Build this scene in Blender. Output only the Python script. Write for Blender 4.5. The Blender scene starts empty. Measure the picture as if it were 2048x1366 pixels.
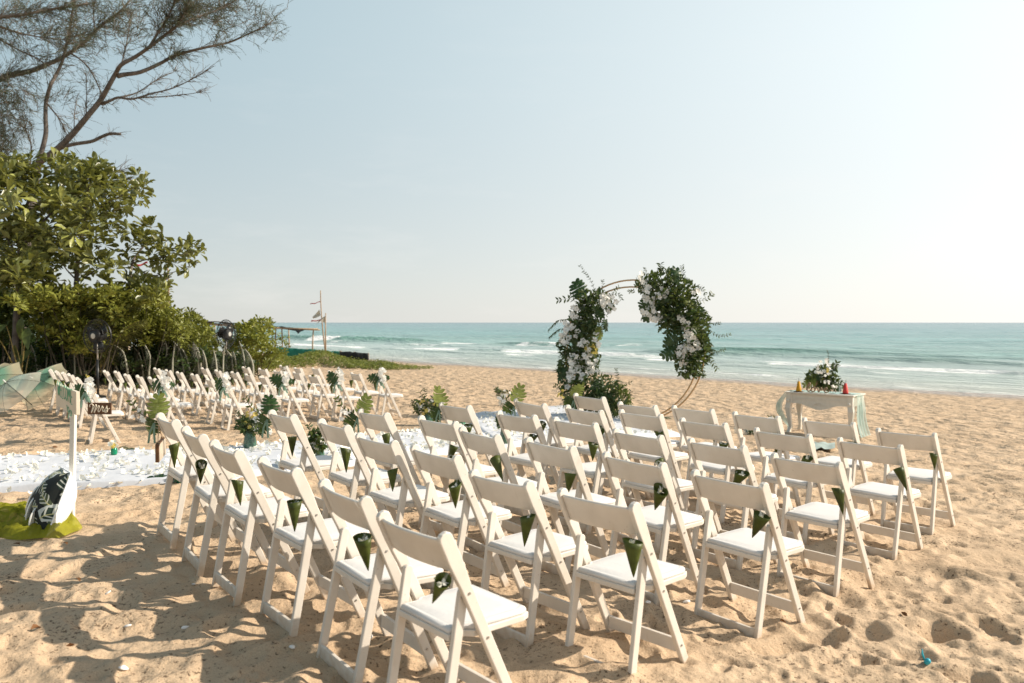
import bpy, bmesh, math, random
import numpy as np
from mathutils import Vector, Matrix, Euler

random.seed(7)
R = math.radians
sc = bpy.context.scene
C = sc.collection

# ------------------------------------------------------------------ camera, sky, sun, exposure
CAM_Z = 1.57
F_PX = 1593.0                      # focal length in pixels of the 2048 px wide photograph (28 mm)
PITCH = math.atan(38.0 / F_PX)
cam_d = bpy.data.cameras.new('camera')
cam = bpy.data.objects.new('camera', cam_d)
C.objects.link(cam)
cam.location = (0, 0, CAM_Z)
cam.rotation_euler = (math.pi / 2 - PITCH, 0, 0)
cam_d.sensor_width = 36.0
cam_d.lens = 28.0
cam_d.clip_start = 0.05
cam_d.clip_end = 60000
cam_d.dof.use_dof = True
cam_d.dof.focus_distance = 6.2
cam_d.dof.aperture_fstop = 3.2
sc.camera = cam

SUN_AZ, SUN_EL = R(87), R(34)      # heading to the right of the view, height
w = bpy.data.worlds.new('World')
sc.world = w
w.use_nodes = True
nt = w.node_tree
for n in list(nt.nodes):
    nt.nodes.remove(n)
sky = nt.nodes.new('ShaderNodeTexSky')
sky.sky_type = 'NISHITA'
sky.sun_disc = False
sky.sun_elevation = SUN_EL
sky.sun_rotation = SUN_AZ
sky.altitude = 0
sky.air_density = 1.0
sky.dust_density = 1.0
sky.ozone_density = 1.2
# sea haze: the sky pales towards the horizon and towards the sun, all the way round
WL = nt.links.new
tcw = nt.nodes.new('ShaderNodeTexCoord')
def wmath(op, a, b=None, c=None):
    n = nt.nodes.new('ShaderNodeMath'); n.operation = op
    for k, v in enumerate((a, b, c)):
        if v is None: continue
        if isinstance(v, (int, float)): n.inputs[k].default_value = v
        else: WL(v, n.inputs[k])
    return n.outputs[0]
sep = nt.nodes.new('ShaderNodeSeparateXYZ'); WL(tcw.outputs['Generated'], sep.inputs[0])
elev = wmath('MAXIMUM', sep.outputs['Z'], 0.0)
dts = nt.nodes.new('ShaderNodeVectorMath'); dts.operation = 'DOT_PRODUCT'; WL(tcw.outputs['Generated'], dts.inputs[0])
dts.inputs[1].default_value = (math.sin(SUN_AZ) * math.cos(SUN_EL), math.cos(SUN_AZ) * math.cos(SUN_EL), math.sin(SUN_EL))
near_sun = wmath('MULTIPLY_ADD', dts.outputs['Value'], 0.5, 0.5)
near_sun = wmath('POWER', near_sun, 2.0)
haze_f = wmath('EXPONENT', wmath('MULTIPLY', elev, -2.9))
hz = nt.nodes.new('ShaderNodeMix'); hz.data_type = 'RGBA'
hz.inputs['A'].default_value = (4.35, 4.5, 4.35, 1); hz.inputs['B'].default_value = (11.2, 10.7, 10.0, 1)
WL(near_sun, hz.inputs['Factor'])
hl = nt.nodes.new('ShaderNodeMix'); hl.data_type = 'RGBA'
hl.inputs['A'].default_value = (.0, 1.9, 2.85, 1); hl.inputs['B'].default_value = (10.2, 10.8, 10.7, 1)
WL(near_sun, hl.inputs['Factor'])
mh = nt.nodes.new('ShaderNodeMix'); mh.data_type = 'RGBA'
# deeper blue overhead
zen = nt.nodes.new('ShaderNodeMapRange'); zen.interpolation_type = 'SMOOTHSTEP'; zen.inputs['From Min'].default_value = .25; zen.inputs['From Max'].default_value = 1.0
WL(elev, zen.inputs['Value'])
mz = nt.nodes.new('ShaderNodeMix'); mz.data_type = 'RGBA'; WL(zen.outputs[0], mz.inputs['Factor']); WL(hl.outputs['Result'], mz.inputs['A']); mz.inputs['B'].default_value = (.7, 1.35, 2.0, 1)
WL(haze_f, mh.inputs['Factor']); WL(mz.outputs['Result'], mh.inputs['A']); WL(hz.outputs['Result'], mh.inputs['B'])
# a few faint streaks of cloud low over the sea
cmp_ = nt.nodes.new('ShaderNodeMapping'); cmp_.inputs['Scale'].default_value = (2.2, 2.2, 11); WL(tcw.outputs['Generated'], cmp_.inputs[0])
cn = nt.nodes.new('ShaderNodeTexNoise'); cn.inputs['Scale'].default_value = 2.6; cn.inputs['Detail'].default_value = 7; cn.inputs['Roughness'].default_value = .62; WL(cmp_.outputs[0], cn.inputs['Vector'])
cmr = nt.nodes.new('ShaderNodeMapRange'); cmr.inputs['From Min'].default_value = .52; cmr.inputs['From Max'].default_value = .78; cmr.inputs['To Max'].default_value = .30; WL(cn.outputs['Fac'], cmr.inputs['Value'])
cf = wmath('MULTIPLY', cmr.outputs[0], wmath('EXPONENT', wmath('MULTIPLY', elev, -5.0)))
mc_ = nt.nodes.new('ShaderNodeMix'); mc_.data_type = 'RGBA'; WL(cf, mc_.inputs['Factor']); WL(mh.outputs['Result'], mc_.inputs['A']); mc_.inputs['B'].default_value = (7.6, 7.3, 7.0, 1)
mh = mc_
ms = nt.nodes.new('ShaderNodeMix'); ms.data_type = 'RGBA'; ms.inputs['Factor'].default_value = .88
WL(sky.outputs[0], ms.inputs['A']); WL(mh.outputs['Result'], ms.inputs['B'])
bg = nt.nodes.new('ShaderNodeBackground')
bg.inputs['Strength'].default_value = 0.10
wo = nt.nodes.new('ShaderNodeOutputWorld')
WL(ms.outputs['Result'], bg.inputs[0])
WL(bg.outputs[0], wo.inputs[0])

sun_d = bpy.data.lights.new('sun', 'SUN')
sun_d.energy = 5.0
sun_d.angle = R(0.6)
sun_d.color = (1.0, 0.90, 0.76)
sun = bpy.data.objects.new('sun', sun_d)
C.objects.link(sun)
sd = Vector((math.sin(SUN_AZ) * math.cos(SUN_EL), math.cos(SUN_AZ) * math.cos(SUN_EL), math.sin(SUN_EL)))
sun.rotation_euler = sd.to_track_quat('Z', 'Y').to_euler()

sc.view_settings.view_transform = 'Standard'
sc.view_settings.look = 'None'
sc.view_settings.gamma = 1
sc.view_settings.exposure = 0.48
sc.view_settings.use_curve_mapping = False
sc.render.engine = 'CYCLES'
sc.cycles.use_denoising = True
sc.cycles.max_bounces = 8
sc.cycles.transparent_max_bounces = 12
sc.cycles.sample_clamp_indirect = 8

# ------------------------------------------------------------------ numpy noise
def _hash(ix, iy, seed):
    h = (ix.astype(np.int64) * 374761393 + iy.astype(np.int64) * 668265263 + seed * 1442695041) & 0xFFFFFFFF
    h = ((h ^ (h >> 13)) * 1274126177) & 0xFFFFFFFF
    h = (h ^ (h >> 16)) & 0xFFFFFFFF
    h = (h * 2246822519) & 0xFFFFFFFF
    return ((h ^ (h >> 15)) & 0xFFFFFF) / float(0xFFFFFF)

def vnoise(x, y, seed=0):
    x = np.asarray(x, float); y = np.asarray(y, float)
    ix = np.floor(x); iy = np.floor(y)
    fx = x - ix; fy = y - iy
    fx = fx * fx * fx * (fx * (fx * 6 - 15) + 10); fy = fy * fy * fy * (fy * (fy * 6 - 15) + 10)
    a = _hash(ix, iy, seed); b = _hash(ix + 1, iy, seed)
    c = _hash(ix, iy + 1, seed); d = _hash(ix + 1, iy + 1, seed)
    return (a + (b - a) * fx) * (1 - fy) + (c + (d - c) * fx) * fy

def fbm(x, y, seed=0, oct=3):
    s = 0; a = 1; t = 0
    for k in range(oct):
        s = s + a * vnoise(x * 2 ** k + 17.3 * k, y * 2 ** k - 9.1 * k, seed + k); t += a; a *= 0.5
    return s / t

def dimples(x, y, cell, depth, r0, r1, seed, dens=0.85, rim=0.4):
    """footprint-like hollows with raised rims, one jittered hollow per cell"""
    x = np.asarray(x, float); y = np.asarray(y, float)
    ix = np.floor(x / cell); iy = np.floor(y / cell)
    h = np.zeros_like(x)
    for ox in (-1, 0, 1):
        for oy in (-1, 0, 1):
            cx = ix + ox; cy = iy + oy
            a = _hash(cx, cy, seed)
            px = (cx + _hash(cx, cy, seed + 1)) * cell; py = (cy + _hash(cx, cy, seed + 2)) * cell
            th = _hash(cx, cy, seed + 3) * math.pi
            rr = r0 + (r1 - r0) * _hash(cx, cy, seed + 4)
            el = 0.55 + 0.45 * _hash(cx, cy, seed + 5)
            am = depth * (0.35 + 0.65 * _hash(cx, cy, seed + 6)) * (a < dens)
            dx = x - px; dy = y - py
            u = dx * np.cos(th) + dy * np.sin(th); v = -dx * np.sin(th) + dy * np.cos(th)
            q = np.sqrt((u / rr) ** 2 + (v / (rr * el)) ** 2)
            h += am * (-np.exp(-q ** 3 * 1.1) + rim * np.exp(-((q - 1.3) / 0.33) ** 2) * (0.6 + 0.4 * u / (rr * np.maximum(q, .2))))
    return h

# ------------------------------------------------------------------ ground height
SEA_Z = -1.05
NX, NY = 0.71, 0.704               # unit vector out to sea
CTRL = np.array([(-2.2, 5.04, .19), (-1.12, 3.78, .13), (-.36, 2.86, .067), (-.2, 5.05, .09), (1.73, 4.64, .003), (3.0, 6.0, -.03),
                 (.7, 7.5, .10), (1.45, 6.0, .04), (-1.58, 5.45, .17), (-2.5, 14.5, -.16), (-8.5, 14.5, -.06), (-5.6, 11.2, -.06), (-3.3, 5.9, .09),
                 (-5.2, 8.2, .0), (2.1, 14.5, -.25), (5.7, 14.6, -.515), (-5.0, 14.0, -.16), (0, 0, .02), (3, 1.5, -.03), (-3, 1.5, .06),
                 (-.9, 10.6, -.06), (7, 9, -.25)])
def profile(n):
    return np.interp(n, [-60, 3, 6, 10, 14.4, 24, 33, 60, 200, 4000], [.3, .02, -.06, -.25, -.48, -.80, -1.05, -2.2, -9, -30])
_cres = CTRL[:, 2] - profile(CTRL[:, 0] * NX + CTRL[:, 1] * NY)
def base_z(x, y):
    x = np.asarray(x, float); y = np.asarray(y, float)
    z = profile(x * NX + y * NY)
    num = np.zeros_like(z); den = np.full_like(z, 0.05)
    for (cx, cy, _), r in zip(CTRL, _cres):
        wt = np.exp(-((x - cx) ** 2 + (y - cy) ** 2) / (2 * 1.7 ** 2))
        num += wt * r; den += wt
    z = z + num / den
    # low bank under the planting on the left
    b = np.exp(-(((x + 14) / 9) ** 2 + ((y - 25) / 5.5) ** 2))
    return z + 0.35 * b
RUN_FAR = [(-260, 930), (-150, 921), (0, 912), (345, 897), (461, 892), (797, 864), (930, 848), (945, 826), (1040, 817), (1172, 809)]
RUN_NEAR = [(-260, 994), (-150, 983), (0, 972), (310, 958), (519, 942), (840, 905), (1000, 888), (1128, 873), (1240, 872), (1358, 866)]
RUN_C = []
def sand_z(x, y):
    x = np.asarray(x, float); y = np.asarray(y, float)
    n = x * NX + y * NY
    dry = np.clip((31 - n) / 6, 0, 1)
    r = np.hypot(x, y)
    far = 0.5 + 0.5 * np.exp(-(r / 14) ** 2)
    wx = x + 0.16 * (vnoise(x * 2.1, y * 2.1, 91) - .5); wy = y + 0.16 * (vnoise(x * 2.1, y * 2.1, 92) - .5)
    h = 0.06 * (fbm(wx / 1.5, wy / 1.5, 3, 3) - .5)
    h = h + 0.055 * (fbm(wx / .36, wy / .36, 11, 3) - .5)
    calm = 0.45 + 0.75 * np.clip(fbm(x / 1.9, y / 1.9, 71, 2) * 1.8 - .4, 0, 1)
    h = h + calm * dimples(wx, wy, .27, .042, .07, .13, 21, .8, .6)
    h = h + calm * dimples(wx, wy, .15, .024, .035, .065, 33, .7, .5)
    rg = 1 - np.abs(2 * fbm(wx / .30, wy / .30, 121, 3) - 1) * 2.2
    rg = np.clip(rg, 0, 1); h = h + .022 * rg * rg * (3 - 2 * rg)
    near = np.exp(-(r / 9) ** 2)
    h = h + near * (0.020 * (fbm(wx / .12, wy / .12, 131, 2) - .5) + 0.012 * (vnoise(x / .06, y / .06, 5) - .5) + 0.007 * (vnoise(x / .028, y / .028, 6) - .5))
    if RUN_C:
        dm = np.full_like(x, 9.0)
        for (cx, cy, hw) in RUN_C: dm = np.minimum(dm, np.hypot(x - cx, y - cy) / hw)
        h = h * np.clip((dm - .8) / .5, .12, 1)
    return base_z(x, y) + h * dry * far
_PX = [-60, 3, 6, 10, 14.4, 24, 33, 60, 200, 4000]; _PZ = [.3, .02, -.06, -.25, -.48, -.80, -1.05, -2.2, -9, -30]
_CR = [(float(c[0]), float(c[1]), float(r)) for c, r in zip(CTRL, _cres)]
def gz(x, y):
    n = x * NX + y * NY
    if n <= _PX[0]: z = _PZ[0]
    else:
        z = _PZ[-1]
        for i in range(len(_PX) - 1):
            if n < _PX[i + 1]:
                z = _PZ[i] + (_PZ[i + 1] - _PZ[i]) * (n - _PX[i]) / (_PX[i + 1] - _PX[i]); break
    num = 0.0; den = .05
    for cx, cy, r in _CR:
        q = ((x - cx) ** 2 + (y - cy) ** 2) / 5.78
        if q < 40: wt = math.exp(-q); num += wt * r; den += wt
    return z + num / den + .35 * math.exp(-(((x + 14) / 9) ** 2 + ((y - 25) / 5.5) ** 2))
def sz(x, y):
    return float(sand_z(np.array([x]), np.array([y]))[0])

_cp, _sp = math.cos(PITCH), math.sin(PITCH)
def ray(px, py):
    u = (px - 1024) / F_PX; v = (683 - py) / F_PX
    return Vector((u, _cp + v * _sp, v * _cp - _sp))
def at(px, py, d):
    r = ray(px, py)
    return Vector((0, 0, CAM_Z)) + r * (d / r.y)
def gp(px, py, lift=0.0):
    """point of the ground seen at that place of the photograph"""
    r = ray(px, py); t = 1.0
    lo = 0.5
    while t < 200:
        p = Vector((0, 0, CAM_Z)) + r * t
        if p.z < gz(p.x, p.y) + lift: break
        lo = t; t *= 1.06
    for _ in range(24):
        m = (lo + t) / 2; p = Vector((0, 0, CAM_Z)) + r * m
        if p.z < gz(p.x, p.y) + lift: t = m
        else: lo = m
    return Vector((0, 0, CAM_Z)) + r * t

for (fp, np_) in zip(RUN_FAR, RUN_NEAR):
    a_, b_ = gp(*fp, .05), gp(*np_, .05)
    RUN_C.append(((a_.x + b_.x) / 2, (a_.y + b_.y) / 2, (a_ - b_).length / 2))
_rc = []
for p_, q_ in zip(RUN_C[:-1], RUN_C[1:]):
    for k_ in range(6): _rc.append(tuple(p_[j] + (q_[j] - p_[j]) * k_ / 6 for j in range(3)))
RUN_C = _rc + [RUN_C[-1]]

# ------------------------------------------------------------------ materials
def _nodes(name):
    m = bpy.data.materials.new(name); m.use_nodes = True
    t = m.node_tree; p = t.nodes['Principled BSDF']
    return m, t, p
def mat(name, col, rough=.6, var=.12, scale=20, bump=0.0, bscale=60, spec=.4, metal=0.0, transl=0.0, tcol=None, back=None, alpha=None, coat=0.0, rnd=0.0):
    m, t, p = _nodes(name)
    L = t.links.new
    tc = t.nodes.new('ShaderNodeTexCoord')
    nz = t.nodes.new('ShaderNodeTexNoise'); nz.inputs['Scale'].default_value = scale; nz.inputs['Detail'].default_value = 4
    L(tc.outputs['Object'], nz.inputs['Vector'])
    mx = t.nodes.new('ShaderNodeMix'); mx.data_type = 'RGBA'
    a = [c * (1 - var) for c in col]; b = [min(1, c * (1 + var)) for c in col]
    mx.inputs['A'].default_value = (*a, 1); mx.inputs['B'].default_value = (*b, 1)
    mr = t.nodes.new('ShaderNodeMapRange'); mr.inputs['From Min'].default_value = .3; mr.inputs['From Max'].default_value = .7
    L(nz.outputs['Fac'], mr.inputs['Value'])
    fac = mr.outputs[0]
    if rnd:
        oi = t.nodes.new('ShaderNodeObjectInfo'); ad = t.nodes.new('ShaderNodeMath'); ad.operation = 'MULTIPLY_ADD'
        L(oi.outputs['Random'], ad.inputs[0]); ad.inputs[1].default_value = rnd; L(fac, ad.inputs[2])
        sb = t.nodes.new('ShaderNodeMath'); sb.operation = 'SUBTRACT'; L(ad.outputs[0], sb.inputs[0]); sb.inputs[1].default_value = rnd / 2
        fac = sb.outputs[0]; mx.clamp_factor = True
    L(fac, mx.inputs['Factor'])
    out = mx.outputs['Result']
    if back is not None:
        ge = t.nodes.new('ShaderNodeNewGeometry'); m2 = t.nodes.new('ShaderNodeMix'); m2.data_type = 'RGBA'
        L(ge.outputs['Backfacing'], m2.inputs['Factor']); L(out, m2.inputs['A']); m2.inputs['B'].default_value = (*back, 1)
        out = m2.outputs['Result']
    L(out, p.inputs['Base Color'])
    p.inputs['Roughness'].default_value = rough
    p.inputs['Metallic'].default_value = metal
    p.inputs['Specular IOR Level'].default_value = spec
    p.inputs['Coat Weight'].default_value = coat
    if bump:
        n2 = t.nodes.new('ShaderNodeTexNoise'); n2.inputs['Scale'].default_value = bscale; n2.inputs['Detail'].default_value = 6
        L(tc.outputs['Object'], n2.inputs['Vector'])
        bp = t.nodes.new('ShaderNodeBump'); bp.inputs['Strength'].default_value = bump; bp.inputs['Distance'].default_value = .01
        L(n2.outputs['Fac'], bp.inputs['Height']); L(bp.outputs[0], p.inputs['Normal'])
    sh = p.outputs[0]
    o = t.nodes['Material Output']
    if transl:
        tr = t.nodes.new('ShaderNodeBsdfTranslucent'); ms = t.nodes.new('ShaderNodeMixShader')
        if tcol: tr.inputs[0].default_value = (*tcol, 1)
        else: L(out, tr.inputs[0])
        ms.inputs[0].default_value = transl
        L(sh, ms.inputs[1]); L(tr.outputs[0], ms.inputs[2]); sh = ms.outputs[0]
    if alpha is not None:
        tp = t.nodes.new('ShaderNodeBsdfTransparent'); ms = t.nodes.new('ShaderNodeMixShader')
        ms.inputs[0].default_value = alpha
        L(tp.outputs[0], ms.inputs[1]); L(sh, ms.inputs[2]); sh = ms.outputs[0]
    L(sh, o.inputs[0])
    return m

M = {}
M['chair'] = mat('white_paint', (.80, .735, .64), .42, .05, 14, .06, 90, .4)
def chair_material():
    m, t, p = _nodes('white_paint'); L = t.links.new
    tc = t.nodes.new('ShaderNodeTexCoord'); oi = t.nodes.new('ShaderNodeObjectInfo')
    ad = t.nodes.new('ShaderNodeVectorMath'); ad.operation = 'ADD'; L(tc.outputs['Object'], ad.inputs[0])
    sc_ = t.nodes.new('ShaderNodeVectorMath'); sc_.operation = 'SCALE'; sc_.inputs[0].default_value = (7, 5, 3); L(oi.outputs['Random'], sc_.inputs['Scale']); L(sc_.outputs[0], ad.inputs[1])
    def noise(s, d=4, r=.55, st=None):
        n = t.nodes.new('ShaderNodeTexNoise'); n.inputs['Scale'].default_value = s; n.inputs['Detail'].default_value = d; n.inputs['Roughness'].default_value = r
        if st:
            mp = t.nodes.new('ShaderNodeMapping'); mp.inputs['Scale'].default_value = st; L(ad.outputs[0], mp.inputs[0]); L(mp.outputs[0], n.inputs['Vector'])
        else: L(ad.outputs[0], n.inputs['Vector'])
        return n.outputs['Fac']
    def mrange(v, a, b, c=0., d=1.):
        r = t.nodes.new('ShaderNodeMapRange'); L(v, r.inputs['Value'])
        for k, x in zip(('From Min', 'From Max', 'To Min', 'To Max'), (a, b, c, d)): r.inputs[k].default_value = x
        return r.outputs[0]
    def mix(f, a, b):
        x = t.nodes.new('ShaderNodeMix'); x.data_type = 'RGBA'; L(f, x.inputs['Factor'])
        for k, v in (('A', a), ('B', b)):
            if isinstance(v, tuple): x.inputs[k].default_value = (*v, 1)
            else: L(v, x.inputs[k])
        return x.outputs['Result']
    col = mix(mrange(noise(9), .3, .7), (.61, .555, .485), (.68, .625, .555))
    col = mix(mrange(noise(30, 5, .7, (1, .25, .25)), .60, .80, 0, .5), col, (.50, .43, .34))
    col = mix(mrange(noise(55, 3, .6), .69, .75, 0, .7), col, (.36, .30, .23))
    sx = t.nodes.new('ShaderNodeSeparateXYZ'); L(tc.outputs['Object'], sx.inputs[0])
    ns = t.nodes.new('ShaderNodeMath'); ns.operation = 'MULTIPLY_ADD'; L(noise(24, 4), ns.inputs[0]); ns.inputs[1].default_value = -.16; L(sx.outputs['Z'], ns.inputs[2])
    col = mix(mrange(ns.outputs[0], .02, -.06, 0, .75), col, (.47, .34, .22))
    L(col, p.inputs['Base Color'])
    L(mrange(noise(12), .3, .7, .36, .58), p.inputs['Roughness'])
    bp = t.nodes.new('ShaderNodeBump'); bp.inputs['Strength'].default_value = .12; bp.inputs['Distance'].default_value = .004; L(noise(60, 5, .6, (1, .2, .2)), bp.inputs['Height']); L(bp.outputs[0], p.inputs['Normal'])
    return m
M['chair'] = chair_material()
M['cushion'] = mat('white_vinyl', (.68, .655, .63), .5, .03, 9, .12, 40, .35)
M['rivet'] = mat('steel', (.5, .49, .47), .3, .1, 30, metal=.9)
M['cone'] = mat('rolled_leaf', (.075, .095, .018), .45, .35, 26, .15, 70, .35, transl=.30, tcol=(.20, .26, .05), rnd=.8)
M['petal'] = mat('white_petal', (.88, .84, .74), .6, .05, 30, transl=.15, tcol=(.85, .78, .58))
M['orchid'] = mat('orchid_white', (.90, .88, .84), .55, .05, 40, transl=.42, tcol=(.9, .88, .82), rnd=.4)
M['yellow'] = mat('yellow_bloom', (.62, .50, .13), .6, .25, 40, transl=.3)
M['sheer'] = mat('sheer_ribbon', (.80, .80, .76), .5, .03, 30, transl=.4, alpha=.22)
M['ribbon'] = mat('green_ribbon', (.22, .34, .26), .4, .15, 30, transl=.3)
M['monstera'] = mat('monstera', (.016, .045, .012), .38, .3, 14, .1, 40, .35, transl=.16, tcol=(.10, .16, .02), back=(.07, .10, .03), rnd=.6)
M['monstera_pale'] = mat('monstera_pale', (.15, .19, .035), .45, .3, 14, .1, 40, .3, transl=.45, tcol=(.27, .30, .09), back=(.20, .23, .09), rnd=.4)
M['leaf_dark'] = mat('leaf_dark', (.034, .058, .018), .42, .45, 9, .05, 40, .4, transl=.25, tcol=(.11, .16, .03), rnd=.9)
M['leaf_mid'] = mat('leaf_mid', (.075, .10, .025), .45, .4, 9, .05, 40, .4, transl=.3, tcol=(.16, .19, .03), rnd=.9)
M['almond'] = mat('almond_leaf', (.225, .232, .058), .33, .6, 3.5, .08, 30, .5, transl=.20, tcol=(.30, .30, .04), back=(.14, .16, .06), rnd=.8)
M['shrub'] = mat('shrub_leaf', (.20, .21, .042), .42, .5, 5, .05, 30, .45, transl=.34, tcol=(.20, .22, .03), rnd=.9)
M['vine'] = mat('vine_leaf', (.15, .17, .03), .45, .5, 4, .05, 30, .4, transl=.34, tcol=(.22, .25, .03))
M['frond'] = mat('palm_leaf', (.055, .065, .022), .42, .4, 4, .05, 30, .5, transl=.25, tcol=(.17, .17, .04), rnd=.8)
M['frond_shade'] = mat('shaded_frond', (.032, .036, .016), .6, .4, 4, transl=.08, rnd=.8)  # palm leaf darkened, the shade put into its colour
M['frond_dry'] = mat('dry_frond', (.17, .16, .12), .6, .4, 6, .1, 30, .3, transl=.12, rnd=.7)
M['rachis'] = mat('rachis', (.20, .155, .05), .5, .25, 12)
M['rachis_grey'] = mat('rachis_grey', (.30, .285, .22), .6, .25, 12)
M['needle'] = mat('casuarina_needles', (.062, .080, .045), .6, .4, 2, transl=.25, tcol=(.10, .10, .04))
M['bark'] = mat('bark', (.125, .105, .09), .85, .35, 6, .5, 22, .2)
M['twig'] = mat('twig', (.15, .12, .095), .8, .3, 10, .2, 40, .2)
M['stem'] = mat('shrub_stem', (.055, .045, .03), .8, .3, 10)
M['bamboo'] = mat('bamboo', (.33, .235, .15), .55, .3, 8, .2, 40)
M['net_green'] = mat('green_net', (.014, .17, .12), .7, .2, 12, .4, 60, transl=.2)
M['net_black'] = mat('black_net', (.014, .016, .016), .8, .3, 12, .4, 60)
M['net_blue'] = mat('blue_tarp', (.02, .10, .30), .5, .2, 6, .3, 20)
M['flag_red'] = mat('flag_red', (.55, .10, .10), .7, .15, 8, transl=.4)
M['flag_pale'] = mat('flag_pale', (.62, .58, .49), .8, .15, 8, transl=.4)
M['flag_pink'] = mat('flag_pink', (.66, .36, .35), .8, .15, 8, transl=.4)
M['black'] = mat('black_plastic', (.014, .014, .014), .35, .2, 20)
M['badge'] = mat('badge', (.55, .53, .48), .35, .1, 30, metal=.6)
M['pole'] = mat('pole_grey', (.42, .38, .33), .45, .1, 30, metal=.3)
M['board'] = mat('sign_board', (.62, .545, .43), .6, .06, 9, .1, 40)
M['post'] = mat('sign_post', (.68, .64, .57), .55, .06, 9, .1, 40)
M['mint'] = mat('mint_paint', (.13, .36, .22), .6, .2, 40)
M['wood'] = mat('brown_wood', (.095, .040, .014), .5, .35, 18, .25, 50)
M['wood_pale'] = mat('pale_wood', (.44, .37, .29), .6, .2, 14, .2, 60)
M['letter'] = mat('cream_letter', (.74, .66, .52), .6, .05, 40)
M['driftwood'] = mat('letter_wood', (.24, .165, .10), .65, .25, 20, .2, 60)
M['gold'] = mat('copper_gold', (.52, .34, .18), .38, .1, 20, metal=.55)
M['table'] = mat('cream_paint', (.68, .63, .55), .45, .05, 12, .08, 60)
M['mint_sheer'] = mat('mint_sheer', (.50, .64, .59), .6, .1, 12, transl=.45, alpha=.62)
M['mint_cloth'] = mat('mint_cloth', (.46, .60, .55), .7, .1, 12, .2, 60, transl=.2)
M['grey_cloth'] = mat('grey_cloth', (.30, .36, .33), .8, .15, 9, .2, 40)
M['cloth'] = mat('white_cloth', (.55, .56, .59), .85, .05, 3, .4, 16, .15)
M['lime'] = mat('lime_tulle', (.29, .28, .022), .85, .3, 9, .5, 45, .1, transl=.3, tcol=(.38, .40, .03), alpha=.80)
M['glass_green'] = mat('green_glass', (.05, .13, .085), .12, .3, 30, .4, 60, .7, alpha=.82)
M['glass_teal'] = mat('teal_glass', (.0, .26, .13), .1, .3, 30, .2, 60, .7, transl=.35, tcol=(.02, .5, .27))
M['glass_clear'] = mat('clear_glass', (.5, .56, .54), .08, .1, 30, spec=.8, alpha=.38)
M['sand_amber'] = mat('amber_sand', (.56, .27, .010), .7, .2, 60, .2, 200)
M['sand_red'] = mat('red_sand', (.55, .045, .035), .7, .2, 60, .2, 200)
M['coaster'] = mat('dark_wood', (.055, .035, .02), .6, .3, 30)
M['shell'] = mat('shell', (.78, .74, .70), .4, .1, 40)
M['teal'] = mat('teal_plastic', (.02, .34, .44), .4, .15, 30)
M['paddle'] = mat('paddle_white', (.80, .78, .73), .5, .04, 14)
M['rope'] = mat('twine', (.46, .33, .20), .9, .2, 60)
M['dry_leaf'] = mat('dry_leaf', (.17, .075, .025), .7, .4, 30, transl=.1)
M['rib'] = mat('umbrella_rib', (.06, .055, .045), .4, .2, 20)
M['chrome'] = mat('white_tip', (.7, .7, .68), .3, .05, 20)

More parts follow.
